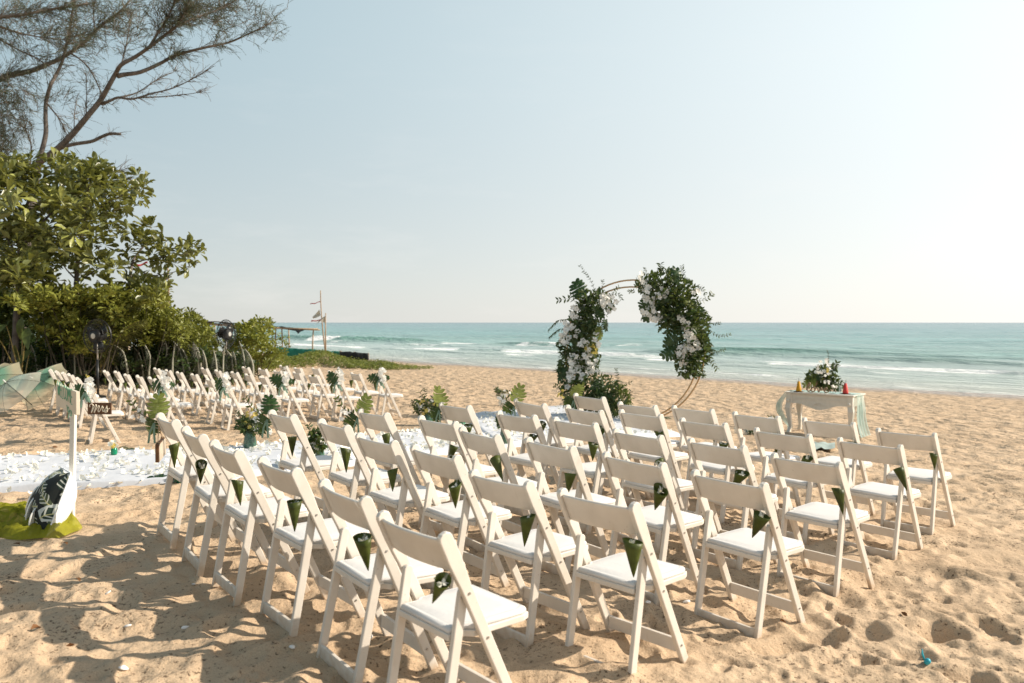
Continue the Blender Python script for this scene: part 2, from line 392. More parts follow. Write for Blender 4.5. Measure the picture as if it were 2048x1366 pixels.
def sand_material():
    m, t, p = _nodes('beach_sand'); L = t.links.new
    ge = t.nodes.new('ShaderNodeNewGeometry')
    def noise(s, d=5, r=.55):
        n = t.nodes.new('ShaderNodeTexNoise'); n.inputs['Scale'].default_value = s; n.inputs['Detail'].default_value = d; n.inputs['Roughness'].default_value = r
        L(ge.outputs['Position'], n.inputs['Vector']); return n.outputs['Fac']
    def ramp(v, stops):
        r = t.nodes.new('ShaderNodeValToRGB'); L(v, r.inputs[0])
        e = r.color_ramp.elements
        e[0].position, e[0].color = stops[0][0], (*stops[0][1], 1); e[1].position, e[1].color = stops[-1][0], (*stops[-1][1], 1)
        for q, c in stops[1:-1]:
            x = e.new(q); x.color = (*c, 1)
        return r.outputs[0]
    def mix(f, a, b, mode='MIX'):
        x = t.nodes.new('ShaderNodeMix'); x.data_type = 'RGBA'; x.blend_type = mode
        if isinstance(f, float): x.inputs['Factor'].default_value = f
        else: L(f, x.inputs['Factor'])
        for k, v in (('A', a), ('B', b)):
            if isinstance(v, tuple): x.inputs[k].default_value = (*v, 1)
            else: L(v, x.inputs[k])
        return x.outputs['Result']
    col = ramp(noise(1.3), [(.3, (.455, .325, .208)), (.5, (.515, .375, .246)), (.72, (.56, .416, .28))])
    grain = ramp(noise(260, 3), [(.34, (.60, .55, .50)), (.5, (1, 1, 1)), (.66, (1.2, 1.2, 1.2))])
    col = mix(.55, col, grain, 'MULTIPLY')
    # bits of dark debris caught in the sand
    sp = noise(46, 3, .7); patch = noise(2.2, 3)
    a = t.nodes.new('ShaderNodeMath'); a.operation = 'MULTIPLY_ADD'; L(patch, a.inputs[0]); a.inputs[1].default_value = .30; L(sp, a.inputs[2])
    dm = t.nodes.new('ShaderNodeMapRange'); dm.inputs['From Min'].default_value = .735; dm.inputs['From Max'].default_value = .81; L(a.outputs[0], dm.inputs['Value'])
    col = mix(dm.outputs[0], col, (.15, .10, .06))
    # wet by the water
    sx = t.nodes.new('ShaderNodeSeparateXYZ'); L(ge.outputs['Position'], sx.inputs[0])
    nw = t.nodes.new('ShaderNodeMath'); nw.operation = 'MULTIPLY_ADD'; L(noise(.35, 2), nw.inputs[0]); nw.inputs[1].default_value = .12; L(sx.outputs['Z'], nw.inputs[2])
    wet = t.nodes.new('ShaderNodeMapRange'); wet.inputs['From Min'].default_value = SEA_Z + .16; wet.inputs['From Max'].default_value = SEA_Z + .10
    L(nw.outputs[0], wet.inputs['Value'])
    col = mix(wet.outputs[0], col, (.30, .225, .165))
    L(col, p.inputs['Base Color'])
    rr = t.nodes.new('ShaderNodeMapRange'); rr.inputs['To Min'].default_value = .9; rr.inputs['To Max'].default_value = .22
    L(wet.outputs[0], rr.inputs['Value']); L(rr.outputs[0], p.inputs['Roughness'])
    p.inputs['Specular IOR Level'].default_value = .25
    b1 = t.nodes.new('ShaderNodeBump'); b1.inputs['Strength'].default_value = .55; b1.inputs['Distance'].default_value = .02; L(noise(38, 8, .62), b1.inputs['Height'])
    b2 = t.nodes.new('ShaderNodeBump'); b2.inputs['Strength'].default_value = .35; b2.inputs['Distance'].default_value = .05; L(noise(7, 6, .6), b2.inputs['Height']); L(b1.outputs[0], b2.inputs['Normal'])
    # trodden relief where the sheet is too far off to carry every footprint
    ln = t.nodes.new('ShaderNodeVectorMath'); ln.operation = 'LENGTH'; L(ge.outputs['Position'], ln.inputs[0])
    fr = t.nodes.new('ShaderNodeMapRange'); fr.inputs['From Min'].default_value = 8; fr.inputs['From Max'].default_value = 15; fr.inputs['To Max'].default_value = .95; L(ln.outputs['Value'], fr.inputs['Value'])
    vo = t.nodes.new('ShaderNodeTexVoronoi'); vo.inputs['Scale'].default_value = 2.6; vo.feature = 'SMOOTH_F1'; vo.inputs['Smoothness'].default_value = .5; L(ge.outputs['Position'], vo.inputs['Vector'])
    hs = t.nodes.new('ShaderNodeMath'); hs.operation = 'MULTIPLY_ADD'; L(noise(3.4, 5, .6), hs.inputs[0]); hs.inputs[1].default_value = 1.6; L(vo.outputs['Distance'], hs.inputs[2])
    b3 = t.nodes.new('ShaderNodeBump'); b3.inputs['Distance'].default_value = .14; L(fr.outputs[0], b3.inputs['Strength']); L(hs.outputs[0], b3.inputs['Height']); L(b2.outputs[0], b3.inputs['Normal'])
    L(b3.outputs[0], p.inputs['Normal'])
    return m
M['sand'] = sand_material()

def sea_material():
    m, t, p = _nodes('sea_water'); L = t.links.new
    ge = t.nodes.new('ShaderNodeNewGeometry')
    vd = t.nodes.new('ShaderNodeVectorMath'); vd.operation = 'DOT_PRODUCT'; vd.inputs[1].default_value = (NX, NY, 0); L(ge.outputs['Position'], vd.inputs[0])
    lg = t.nodes.new('ShaderNodeMath'); lg.operation = 'LOGARITHM'; lg.inputs[1].default_value = 10; L(vd.outputs['Value'], lg.inputs[0])
    mr = t.nodes.new('ShaderNodeMapRange'); mr.inputs['From Min'].default_value = 1.5; mr.inputs['From Max'].default_value = 3.2; L(lg.outputs[0], mr.inputs['Value'])
    cr = t.nodes.new('ShaderNodeValToRGB'); L(mr.outputs[0], cr.inputs[0])
    e = cr.color_ramp.elements
    e[0].position = 0; e[0].color = (.42, .40, .33, 1); e[1].position = 1; e[1].color = (.125, .215, .235, 1)
    for q, c in ((.06, (.36, .42, .37)), (.14, (.38, .46, .43)), (.20, (.24, .38, .345)), (.34, (.185, .345, .33)), (.6, (.15, .275, .285))):
        x = e.new(q); x.color = (*c, 1)
    mp = t.nodes.new('ShaderNodeMapping'); mp.vector_type = 'POINT'
    mp.inputs['Rotation'].default_value = (0, 0, R(45)); L(ge.outputs['Position'], mp.inputs['Vector'])
    mp2 = t.nodes.new('ShaderNodeMapping'); mp2.inputs['Scale'].default_value = (.35, 1.0, 1); L(mp.outputs[0], mp2.inputs['Vector'])
    def noise(s, d, r=.55):
        n = t.nodes.new('ShaderNodeTexNoise'); n.inputs['Scale'].default_value = s; n.inputs['Detail'].default_value = d; n.inputs['Roughness'].default_value = r
        L(mp2.outputs[0], n.inputs['Vector']); return n.outputs['Fac']
    at_ = t.nodes.new('ShaderNodeAttribute'); at_.attribute_name = 'foam'
    fn = noise(1.1, 9, .78)
    fa = t.nodes.new('ShaderNodeMath'); fa.operation = 'MULTIPLY_ADD'; L(at_.outputs['Fac'], fa.inputs[0]); fa.inputs[1].default_value = 1.0
    f0 = t.nodes.new('ShaderNodeMath'); f0.operation = 'SUBTRACT'; L(fn, f0.inputs[0]); f0.inputs[1].default_value = .5
    f2 = t.nodes.new('ShaderNodeMath'); f2.operation = 'MULTIPLY'; L(f0.outputs[0], f2.inputs[0]); f2.inputs[1].default_value = 2.0; L(f2.outputs[0], fa.inputs[2])
    fm = t.nodes.new('ShaderNodeMapRange'); fm.inputs['From Min'].default_value = .28; fm.inputs['From Max'].default_value = .62; L(fa.outputs[0], fm.inputs['Value'])
    mx = t.nodes.new('ShaderNodeMix'); mx.data_type = 'RGBA'; L(fm.outputs[0], mx.inputs['Factor'])
    ca = t.nodes.new('ShaderNodeAttribute'); ca.attribute_name = 'crest'
    cm = t.nodes.new('ShaderNodeMix'); cm.data_type = 'RGBA'; L(ca.outputs['Fac'], cm.inputs['Factor']); L(cr.outputs[0], cm.inputs['A']); cm.inputs['B'].default_value = (.10, .24, .18, 1)
    L(cm.outputs['Result'], mx.inputs['A']); mx.inputs['B'].default_value = (.80, .80, .78, 1)
    # patches of darker and lighter water
    pn = noise(.05, 4); pr = t.nodes.new('ShaderNodeMapRange'); pr.inputs['From Min'].default_value = .3; pr.inputs['From Max'].default_value = .7
    pr.inputs['To Min'].default_value = .82; pr.inputs['To Max'].default_value = 1.14; L(pn, pr.inputs['Value'])
    mu = t.nodes.new('ShaderNodeMix'); mu.data_type = 'RGBA'; mu.blend_type = 'MULTIPLY'; mu.inputs['Factor'].default_value = 1
    L(mx.outputs['Result'], mu.inputs['A']); L(pr.outputs[0], mu.inputs['B'])
    L(mu.outputs['Result'], p.inputs['Base Color'])
    ro = t.nodes.new('ShaderNodeMapRange'); ro.inputs['To Min'].default_value = .22; ro.inputs['To Max'].default_value = .8; L(fm.outputs[0], ro.inputs['Value']); L(ro.outputs[0], p.inputs['Roughness'])
    p.inputs['IOR'].default_value = 1.33
    p.inputs['Specular IOR Level'].default_value = .35
    b1 = t.nodes.new('ShaderNodeBump'); b1.inputs['Strength'].default_value = 1.0; b1.inputs['Distance'].default_value = 1.1; L(noise(.55, 7, .6), b1.inputs['Height'])
    b2 = t.nodes.new('ShaderNodeBump'); b2.inputs['Strength'].default_value = .8; b2.inputs['Distance'].default_value = .12; L(noise(3.2, 6, .6), b2.inputs['Height']); L(b1.outputs[0], b2.inputs['Normal'])
    L(b2.outputs[0], p.inputs['Normal'])
    return m
M['sea'] = sea_material()

def umbrella_material(name, inner, outer):
    m, t, p = _nodes(name); L = t.links.new
    at_ = t.nodes.new('ShaderNodeAttribute'); at_.attribute_name = 'rad'
    cr = t.nodes.new('ShaderNodeValToRGB'); L(at_.outputs['Fac'], cr.inputs[0])
    e = cr.color_ramp.elements
    e[0].position = .52; e[0].color = (*inner, 1); e[1].position = .80; e[1].color = (*outer, 1)
    L(cr.outputs[0], p.inputs['Base Color']); p.inputs['Roughness'].default_value = .45
    tr = t.nodes.new('ShaderNodeBsdfTranslucent'); L(cr.outputs[0], tr.inputs[0])
    ms = t.nodes.new('ShaderNodeMixShader'); ms.inputs[0].default_value = .5; L(p.outputs[0], ms.inputs[1]); L(tr.outputs[0], ms.inputs[2])
    tp = t.nodes.new('ShaderNodeBsdfTransparent'); m2 = t.nodes.new('ShaderNodeMixShader'); m2.inputs[0].default_value = .62
    L(tp.outputs[0], m2.inputs[1]); L(ms.outputs[0], m2.inputs[2]); L(m2.outputs[0], t.nodes['Material Output'].inputs[0])
    return m
M['umb_mint'] = umbrella_material('umbrella_mint', (.30, .62, .45), (.70, .66, .47))
M['umb_clear'] = umbrella_material('umbrella_pale', (.46, .62, .56), (.64, .62, .52))

def pillow_material():
    """printed cloth: fronds at random angles on black, drawn from the face's own coordinates"""
    m, t, p = _nodes('leaf_print'); L = t.links.new
    at_ = t.nodes.new('ShaderNodeAttribute'); at_.attribute_name = 'face'
    def mth(op, a, b=None, c=None):
        n = t.nodes.new('ShaderNodeMath'); n.operation = op
        for k, v in enumerate((a, b, c)):
            if v is None: continue
            if isinstance(v, (int, float)): n.inputs[k].default_value = v
            else: L(v, n.inputs[k])
        return n.outputs[0]
    vo = t.nodes.new('ShaderNodeTexVoronoi'); vo.voronoi_dimensions = '2D'; vo.inputs['Scale'].default_value = 1.9; L(at_.outputs['Vector'], vo.inputs['Vector'])
    df = t.nodes.new('ShaderNodeVectorMath'); df.operation = 'SUBTRACT'; L(at_.outputs['Vector'], df.inputs[0]); L(vo.outputs['Position'], df.inputs[1])
    sc_ = t.nodes.new('ShaderNodeSeparateColor'); L(vo.outputs['Color'], sc_.inputs[0])
    ro = t.nodes.new('ShaderNodeVectorRotate'); ro.rotation_type = 'Z_AXIS'; L(df.outputs[0], ro.inputs['Vector']); L(mth('MULTIPLY', sc_.outputs[0], 6.28), ro.inputs['Angle'])
    sx = t.nodes.new('ShaderNodeSeparateXYZ'); L(ro.outputs[0], sx.inputs[0])
    ax = mth('ABSOLUTE', sx.outputs['X'])
    ph = mth('FRACT', mth('MULTIPLY', mth('SUBTRACT', sx.outputs['Y'], mth('MULTIPLY', ax, .9)), 6.5))
    stripe = mth('GREATER_THAN', ph, .70)
    rib_ = mth('LESS_THAN', ax, .014)
    inside = mth('LESS_THAN', mth('ADD', mth('MULTIPLY', ax, 1.7), mth('MULTIPLY', mth('ABSOLUTE', sx.outputs['Y']), .8)), .33)
    def mix(f, a, b):
        x = t.nodes.new('ShaderNodeMix'); x.data_type = 'RGBA'; L(f, x.inputs['Factor'])
        for k, v in (('A', a), ('B', b)):
            if isinstance(v, tuple): x.inputs[k].default_value = (*v, 1)
            else: L(v, x.inputs[k])
        return x.outputs['Result']
    leafc = mix(sc_.outputs[1], (.010, .03, .022), (.09, .11, .05))
    col = mix(stripe, leafc, (.60, .60, .52)); col = mix(rib_, col, (.50, .47, .22))
    ground = mix(mth('GREATER_THAN', sc_.outputs[2], .62), (.006, .010, .009), (.50, .53, .50))
    L(mix(inside, ground, col), p.inputs['Base Color']); p.inputs['Roughness'].default_value = .8
    return m
M['print'] = pillow_material()
M['pillow_white'] = mat('pillow_white', (.82, .82, .82), .85, .03, 9, .2, 60)

# ------------------------------------------------------------------ mesh helpers
def tag(o, label=None, cat=None, group=None, kind=None):
    if label: o['label'] = label
    if cat: o['category'] = cat
    if group: o['group'] = group
    if kind: o['kind'] = kind
    return o
def mesh_np(name, V, Fc, m, smooth=False):
    """V (n,3) array, Fc list of (k,n) int arrays of tris/quads, or a list of faces"""
    me = bpy.data.meshes.new(name)
    if isinstance(Fc, list) and Fc and isinstance(Fc[0], np.ndarray):
        li = np.concatenate([f.ravel() for f in Fc]); sizes = np.concatenate([np.full(len(f), f.shape[1]) for f in Fc])
        me.vertices.add(len(V)); me.vertices.foreach_set('co', np.asarray(V, np.float32).ravel())
        me.loops.add(len(li)); me.loops.foreach_set('vertex_index', li.astype(np.int32))
        me.polygons.add(len(sizes))
        st = np.concatenate([[0], np.cumsum(sizes)[:-1]])
        me.polygons.foreach_set('loop_start', st.astype(np.int32))
        me.update(calc_edges=True)
    else:
        me.from_pydata([tuple(v) for v in V], [], [tuple(f) for f in Fc]); me.update()
    if smooth: me.polygons.foreach_set('use_smooth', np.ones(len(me.polygons), bool))
    if m is not None: me.materials.append(m)
    return me
def link(name, me, parent=None, loc=None, rot=None, scale=None, mtx=None):
    o = bpy.data.objects.new(name, me)
    C.objects.link(o)
    if parent is not None: o.parent = parent
    if mtx is not None: o.matrix_basis = mtx
    else:
        if loc is not None: o.location = loc
        if rot is not None: o.rotation_euler = rot
        if scale is not None: o.scale = scale if hasattr(scale, '__len__') else (scale,) * 3
    return o
def thing(name, label, cat, loc=(0, 0, 0), rz=0, group=None):
    o = bpy.data.objects.new(name, None); C.objects.link(o)
    o.empty_display_size = .1
    o.location = loc; o.rotation_euler = (0, 0, rz)
    return tag(o, label, cat, group)

class MB:
    def __init__(s): s.v = []; s.f = []
    def add(s, v, f):
        b = len(s.v); s.v += [tuple(p) for p in v]; s.f += [tuple(i + b for i in q) for q in f]; return s
    def box(s, x0, x1, y0, y1, z0, z1):
        v = [(x, y, z) for z in (z0, z1) for y in (y0, y1) for x in (x0, x1)]
        return s.add(v, [(0, 2, 3, 1), (4, 5, 7, 6), (0, 1, 5, 4), (2, 6, 7, 3), (0, 4, 6, 2), (1, 3, 7, 5)])
    def extrude_x(s, yz, x0, x1):
        n = len(yz)
        v = [(x0, y, z) for y, z in yz] + [(x1, y, z) for y, z in yz]
        f = [tuple(range(n)), tuple(reversed(range(n, 2 * n)))] + [(i, i + n, (i + 1) % n + n, (i + 1) % n) for i in range(n)]
        return s.add(v, f)
    def tube(s, pts, rad, k=6, cap=True):
        pts = [Vector(p) for p in pts]; n = len(pts)
        if not hasattr(rad, '__len__'): rad = [rad] * n
        v = []; up = None
        for i, p in enumerate(pts):
            d = (pts[min(i + 1, n - 1)] - pts[max(i - 1, 0)])
            if d.length < 1e-9: d = Vector((0, 0, 1))
            d.normalize()
            if up is None:
                up = d.orthogonal().normalized()
            else:
                up = up - d * up.dot(d)
                up = up.normalized() if up.length > 1e-6 else d.orthogonal().normalized()
            b = d.cross(up)
            for j in range(k):
                a = 2 * math.pi * j / k
                v.append(p + (up * math.cos(a) + b * math.sin(a)) * rad[i])
        f = [(i * k + j, i * k + (j + 1) % k, (i + 1) * k + (j + 1) % k, (i + 1) * k + j) for i in range(n - 1) for j in range(k)]
        if cap: f += [tuple(reversed(range(k))), tuple(range((n - 1) * k, n * k))]
        return s.add(v, f)
    def lathe(s, prof, k=16, c=(0, 0, 0), cap=True):
        v = [(c[0] + r * math.cos(2 * math.pi * j / k), c[1] + r * math.sin(2 * math.pi * j / k), c[2] + z) for r, z in prof for j in range(k)]
        n = len(prof)
        f = [(i * k + j, i * k + (j + 1) % k, (i + 1) * k + (j + 1) % k, (i + 1) * k + j) for i in range(n - 1) for j in range(k)]
        if cap: f += [tuple(reversed(range(k))), tuple(range((n - 1) * k, n * k))]
        return s.add(v, f)
    def mesh(s, name, m, smooth=False, bevel=0, seg=2, solid=0):
        me = mesh_np(name, s.v, s.f, m, smooth)
        if bevel or solid:
            bm = bmesh.new(); bm.from_mesh(me)
            if solid: bmesh.ops.solidify(bm, geom=bm.faces[:], thickness=solid)
            if bevel:
                bmesh.ops.remove_doubles(bm, verts=bm.verts[:], dist=1e-5)
                ed = [e for e in bm.edges if len(e.link_faces) == 2 and e.calc_face_angle(0) > .6]
                bmesh.ops.bevel(bm, geom=ed, offset=bevel, segments=seg, affect='EDGES', profile=.5, clamp_overlap=True)
            bm.normal_update()
            bm.to_mesh(me); bm.free()
            if smooth: me.polygons.foreach_set('use_smooth', np.ones(len(me.polygons), bool))
        return me
    def obj(s, name, m, parent=None, smooth=False, **k):
        return link(name, s.mesh(name, m, smooth, **k), parent)

def catmull(pts, n=6, closed=False):
    P = [Vector(p) for p in pts]; out = []
    N = len(P); rng = N if closed else N - 1
    for i in range(rng):
        a, b, c, d = (P[(i - 1) % N] if closed or i > 0 else P[0]), P[i], P[(i + 1) % N], (P[(i + 2) % N] if closed or i + 2 < N else P[-1])
        for k in range(n):
            t = k / n
            out.append(.5 * ((2 * b) + (c - a) * t + (2 * a - 5 * b + 4 * c - d) * t * t + (3 * b - a - 3 * c + d) * t ** 3))
    if not closed: out.append(P[-1])
    return out

def rotmats(n, rng, tilt=(0, math.pi)):
    """n random orthonormal frames"""
    a = rng.normal(size=(n, 3)); a /= np.linalg.norm(a, axis=1)[:, None]
    b = rng.normal(size=(n, 3)); b -= a * (a * b).sum(1)[:, None]; b /= np.linalg.norm(b, axis=1)[:, None]
    return np.stack([np.cross(a, b), a, b], -1)       # columns x,y,z ; leaf runs along y (a)
def frames(dirs, ups):
    y = dirs / np.linalg.norm(dirs, axis=1)[:, None]
    z = ups - y * (ups * y).sum(1)[:, None]; z /= np.maximum(np.linalg.norm(z, axis=1)[:, None], 1e-6)
    return np.stack([np.cross(y, z), y, z], -1)
def scatter(name, tv, tf, pos, rot, scl, m, smooth=True):
    """one mesh of many copies of a small template"""
    tv = np.asarray(tv, float); n = len(pos); k = len(tv)
    scl = np.asarray(scl)
    if scl.ndim == 1: scl = scl[:, None]
    V = np.einsum('nij,nkj->nki', rot, tv[None] * scl[:, None, :]) + pos[:, None, :]
    off = (np.arange(n) * k)[:, None, None]
    Fs = []
    by = {}
    for f in tf: by.setdefault(len(f), []).append(f)
    for q in by.values():
        q = np.array(q); Fs.append((q[None] + off).reshape(-1, q.shape[1]))
    return mesh_np(name, V.reshape(-1, 3), Fs, m, smooth)

def leaf_tpl(w=.4, curl=.12, fold=.10, n=3):
    """leaf of length 1 along +y, folded on its midrib and drooping"""
    v = []; f = []
    for i in range(n + 1):
        t = i / n; hw = w * .5 * math.sin(math.pi * min(1, t ** .8 * .94 + .03)) ** .8
        z = -curl * t * t
        v += [(-hw, t, z + fold * hw * 2), (0, t, z), (hw, t, z + fold * hw * 2)]
    for i in range(n):
        b = i * 3
        f += [(b, b + 1, b + 4, b + 3), (b + 1, b + 2, b + 5, b + 4)]
    return v, f
LEAF = leaf_tpl(.42, .15, .22, 3)
LEAF_OBOV = ([(0, 0, 0), (-.07, .35, .04), (0, .35, 0), (.07, .35, .04), (-.20, .70, .07), (0, .70, -.04), (.20, .70, .07), (-.12, .92, -.01), (0, 1.0, -.13), (.12, .92, -.01)],
             [(0, 2, 1), (0, 3, 2), (1, 2, 5, 4), (2, 3, 6, 5), (4, 5, 8, 7), (5, 6, 9, 8)])
LEAF_S = ([(0, 0, 0), (-.24, .45, .06), (0, .5, -.02), (.24, .45, .06), (0, 1, -.12)], [(0, 2, 1), (0, 3, 2), (1, 2, 4), (2, 3, 4)])
NEEDLE = ([(-.5, 0, 0), (.5, 0, 0), (.35, 1, 0), (-.35, 1, 0)], [(0, 1, 2, 3)])

def monstera_mesh(name, m, size=.26, lobes=6, seed=1):
    """heart-shaped leaf cut into curved lobes, petiole at the origin, blade along +y"""
    rd = random.Random(seed); v = []; f = []; rib = []; L = size; bend = rd.uniform(-.25, .25); roll = rd.uniform(-.3, .3)
    def rim(t):
        return L * .50 * max(.10, math.sin(math.pi * (.17 + .80 * t)) ** .7), L * (1.12 * t - .17)
    for side in (-1, 1):
        for i in range(lobes):
            t0 = i / lobes; t1 = (i + 1) / lobes; tc = (t0 + t1) / 2
            gap = rd.uniform(.06, .34); start = rd.choice([.34, .4, .5, .62, .8]); base = len(v); ns = 7; len_ = rd.uniform(.86, 1.05)
            for k in range(ns + 1):
                s = k / ns * len_
                g = 0 if s < start else gap * min(1, (s - start) / .12)
                rnd = max(0, (k / ns - .74) / .26) ** 2 * .7
                for q0 in (-1, -.5, 0, .5, 1):
                    q = tc + (t1 - t0) * .5 * q0 * (1 - g) * (1 - rnd)
                    hw, yr = rim(q)
                    x = side * hw * s
                    y = L * .90 * q * (1 - s) + yr * s + L * .12 * s * s - L * .02
                    x2 = x + bend * max(0, y) ** 2 / L
                    z = .16 * abs(x) - 1.0 * x * x / L - .34 * L * (max(0, y) / L) ** 2 + .016 * L * q0 * q0 * (1 if s > .3 else 0) + roll * x * y / L + .03 * L * math.sin(i * 2.1 + seed + s * 2)
                    v.append((x2, y, z)); rib.append(1.0 if (k == 0 or q0 == 0) else 0.0)
            for k in range(ns):
                for j in range(4):
                    a = base + k * 5 + j; q4 = (a, a + 1, a + 6, a + 5)
                    f.append(q4 if side < 0 else q4[::-1])
    me = mesh_np(name, v, f, m, True)
    at2 = me.attributes.new('rib', 'FLOAT', 'POINT'); at2.data.foreach_set('value', np.array(rib, np.float32))
    return me
def add_veins(m, col, amt=.55):
    t = m.node_tree; L = t.links.new; p = t.nodes['Principled BSDF']; src = p.inputs['Base Color'].links[0].from_socket
    a = t.nodes.new('ShaderNodeAttribute'); a.attribute_name = 'rib'
    pw = t.nodes.new('ShaderNodeMath'); pw.operation = 'POWER'; L(a.outputs['Fac'], pw.inputs[0]); pw.inputs[1].default_value = 5
    ml = t.nodes.new('ShaderNodeMath'); ml.operation = 'MULTIPLY'; L(pw.outputs[0], ml.inputs[0]); ml.inputs[1].default_value = amt
    x = t.nodes.new('ShaderNodeMix'); x.data_type = 'RGBA'; L(ml.outputs[0], x.inputs['Factor']); L(src, x.inputs['A']); x.inputs['B'].default_value = (*col, 1)
    L(x.outputs['Result'], p.inputs['Base Color'])
add_veins(M['monstera'], (.10, .15, .04)); add_veins(M['monstera_pale'], (.36, .40, .14))

def blossom_mesh(name, m, r=.04, petals=5, cup=.35, seed=0):
    rd = random.Random(seed); v = []; f = []
    for k in range(petals):
        a = 2 * math.pi * k / petals + rd.uniform(-.15, .15); rr = r * rd.uniform(.85, 1.1); w = rr * .42
        ca, sa = math.cos(a), math.sin(a); b = len(v)
        for (u, h, z) in ((.08, 0, 0), (.5, -1, cup * .35), (.5, 1, cup * .35), (.55, 0, cup * .18), (.92, -.62, cup * .75), (.92, .62, cup * .75), (1.0, 0, cup * .62)):
            x, y = u * rr, h * w
            v.append((x * ca - y * sa, x * sa + y * ca, z * rr))
        f += [(b, b + 3, b + 1), (b, b + 2, b + 3), (b + 1, b + 3, b + 6, b + 4), (b + 3, b + 2, b + 5, b + 6)]
    b = len(v)
    v += [(r * .12, 0, r * .12), (-r * .06, r * .1, r * .12), (-r * .06, -r * .1, r * .12), (0, 0, r * .3)]
    f += [(b, b + 1, b + 3), (b + 1, b + 2, b + 3), (b + 2, b, b + 3)]
    return mesh_np(name, v, f, m, True)

# ------------------------------------------------------------------ sand and sea (one sheet each)
def fan_sheet(name, radii, angles, zf, m, smooth=True):
    rr, aa = np.meshgrid(radii, angles, indexing='ij')
    x = rr * np.sin(aa); y = rr * np.cos(aa)
    z, extra = zf(x, y)
    V = np.stack([x, y, z], -1).reshape(-1, 3)
    nr, na = len(radii), len(angles)
    i = np.arange(nr - 1)[:, None] * na + np.arange(na - 1)[None]
    Q = np.stack([i, i + na, i + na + 1, i + 1], -1).reshape(-1, 4)
    me = mesh_np(name, V, [Q[:, ::-1]], m, smooth)
    if extra is not None:
        for nm_, ex_ in zip(('foam', 'crest'), extra):
            a = me.attributes.new(nm_, 'FLOAT', 'POINT'); a.data.foreach_set('value', ex_.ravel().astype(np.float32))
    return me
ang = np.concatenate([np.radians(np.linspace(-180, -46, 50)), np.radians(np.linspace(-45.5, 45.5, 600)), np.radians(np.linspace(46, 180, 50))])
rad = np.concatenate([np.geomspace(.05, 1.6, 14)[:-1], np.geomspace(1.6, 12, 430)[:-1], np.geomspace(12, 75, 190)[:-1], np.geomspace(75, 3000, 24)])
sand = link('sand', fan_sheet('sand', rad, ang, lambda x, y: (sand_z(x, y), None), M['sand']))
tag(sand, kind='structure')

def sea_fn(x, y):
    n = x * NX + y * NY; t = -x * NY + y * NX
    r = np.hypot(x, y)
    z = np.full_like(x, SEA_Z); foam = np.zeros_like(x); crest = np.zeros_like(x)
    lod = np.clip(1 - (r - 250) / 900, 0, 1)
    # open water: long swell and chop
    a = np.clip((n - 45) / 40, 0, 1)
    z += a * lod * (.16 * np.sin(n * .42 + 3.0 * vnoise(t / 40, n / 60, 1)) * (.4 + vnoise(t / 30, n / 25, 2)) + .22 * (fbm(n / 4.2, t / 9, 3, 3) - .5) + .10 * (fbm(n / 1.3, t / 2.8, 5, 2) - .5))
    def breaker(n0, amp, wid, ph, tw, steep=.45, foam_gain=0.0, thr=.55, wander=3.0):
        nonlocal z, foam, crest
        c = n0 + wander * (vnoise(t / 26, t * 0 + ph, 7) - .5) * 2 + .8 * (vnoise(t / 5, t * 0 + ph, 8) - .5)
        A = amp * np.clip(vnoise(t / tw, t * 0 + ph + .5, 9) * 1.7 - .35, 0.05, 1)
        d = n - c
        s = np.where(d < 0, np.exp(-(d / (wid * steep)) ** 2), np.exp(-(d / wid) ** 2))
        z += A * s; crest += A * s / .55
        if foam_gain:
            k = np.clip((vnoise(t / (tw * .55), t * 0 + ph + 3.5, 10) - thr) * 5, 0, 1)
            rag = np.clip(.25 + 1.5 * (fbm(n / .9, t / 2.6, 55 + int(ph), 3) - .22), 0, 1.1)
            foam += foam_gain * k * rag * np.clip(1.35 * np.where(d < 0, np.exp(-(d / (wid * .9)) ** 2), np.exp(-(d / (wid * .55)) ** 2)), 0, 1)
    breaker(64, .70, 1.9, 1.3, 12, .45, 1.0, .56, 3.5)
    breaker(71, .20, 2.2, 5.1, 11, .5, .8, .68, 3.5)
    breaker(57, .34, 1.4, 9.7, 9, .5, .7, .60, 2.5)
    breaker(86, .16, 3.0, 12.2, 20, .7, .0)
    breaker(104, .16, 3.5, 15.2, 24, .7, .0)
    breaker(49.0, .26, .9, 18.4, 14, .5, 1.0, .26, 2.4)
    breaker(45.5, .16, .7, 23.4, 8, .5, .85, .50, 2.4)
    breaker(41.5, .10, .6, 27.9, 9, .5, .6, .52, 2.0)
    breaker(38.2, .08, .6, 33.9, 14, .5, .50, .40, 1.4)
    # white residue between the lines of surf
    res = np.clip(1 - np.abs(n - 47) / 9, 0, 1) * .26 * np.clip(fbm(n / 2.5, t / 11, 41, 3) * 2 - .5, 0, 1)
    foam += res
    edge = np.exp(-((n - 34.2) / 2.2) ** 2) * .30 * fbm(n / .9, t / 3.5, 52, 2) * 1.6
    foam += edge
    shallow = np.clip((40 - n) / 6, 0, 1)
    z += shallow * .045 * (fbm(n / 2.2, t / 7, 61, 3) - .5)
    return z, (np.clip(foam, 0, 1.3), np.clip(crest, 0, 1))
ang = np.concatenate([np.radians(np.linspace(-80, -41, 40)), np.radians(np.linspace(-40.5, 40.5, 520)), np.radians(np.linspace(41, 125, 60))])
rad = np.concatenate([np.geomspace(22, 92, 400)[:-1], np.geomspace(92, 400, 110)[:-1], np.geomspace(400, 40000, 60)])
sea = link('sea', fan_sheet('sea', rad, ang, sea_fn, M['sea']))
tag(sea, kind='structure')

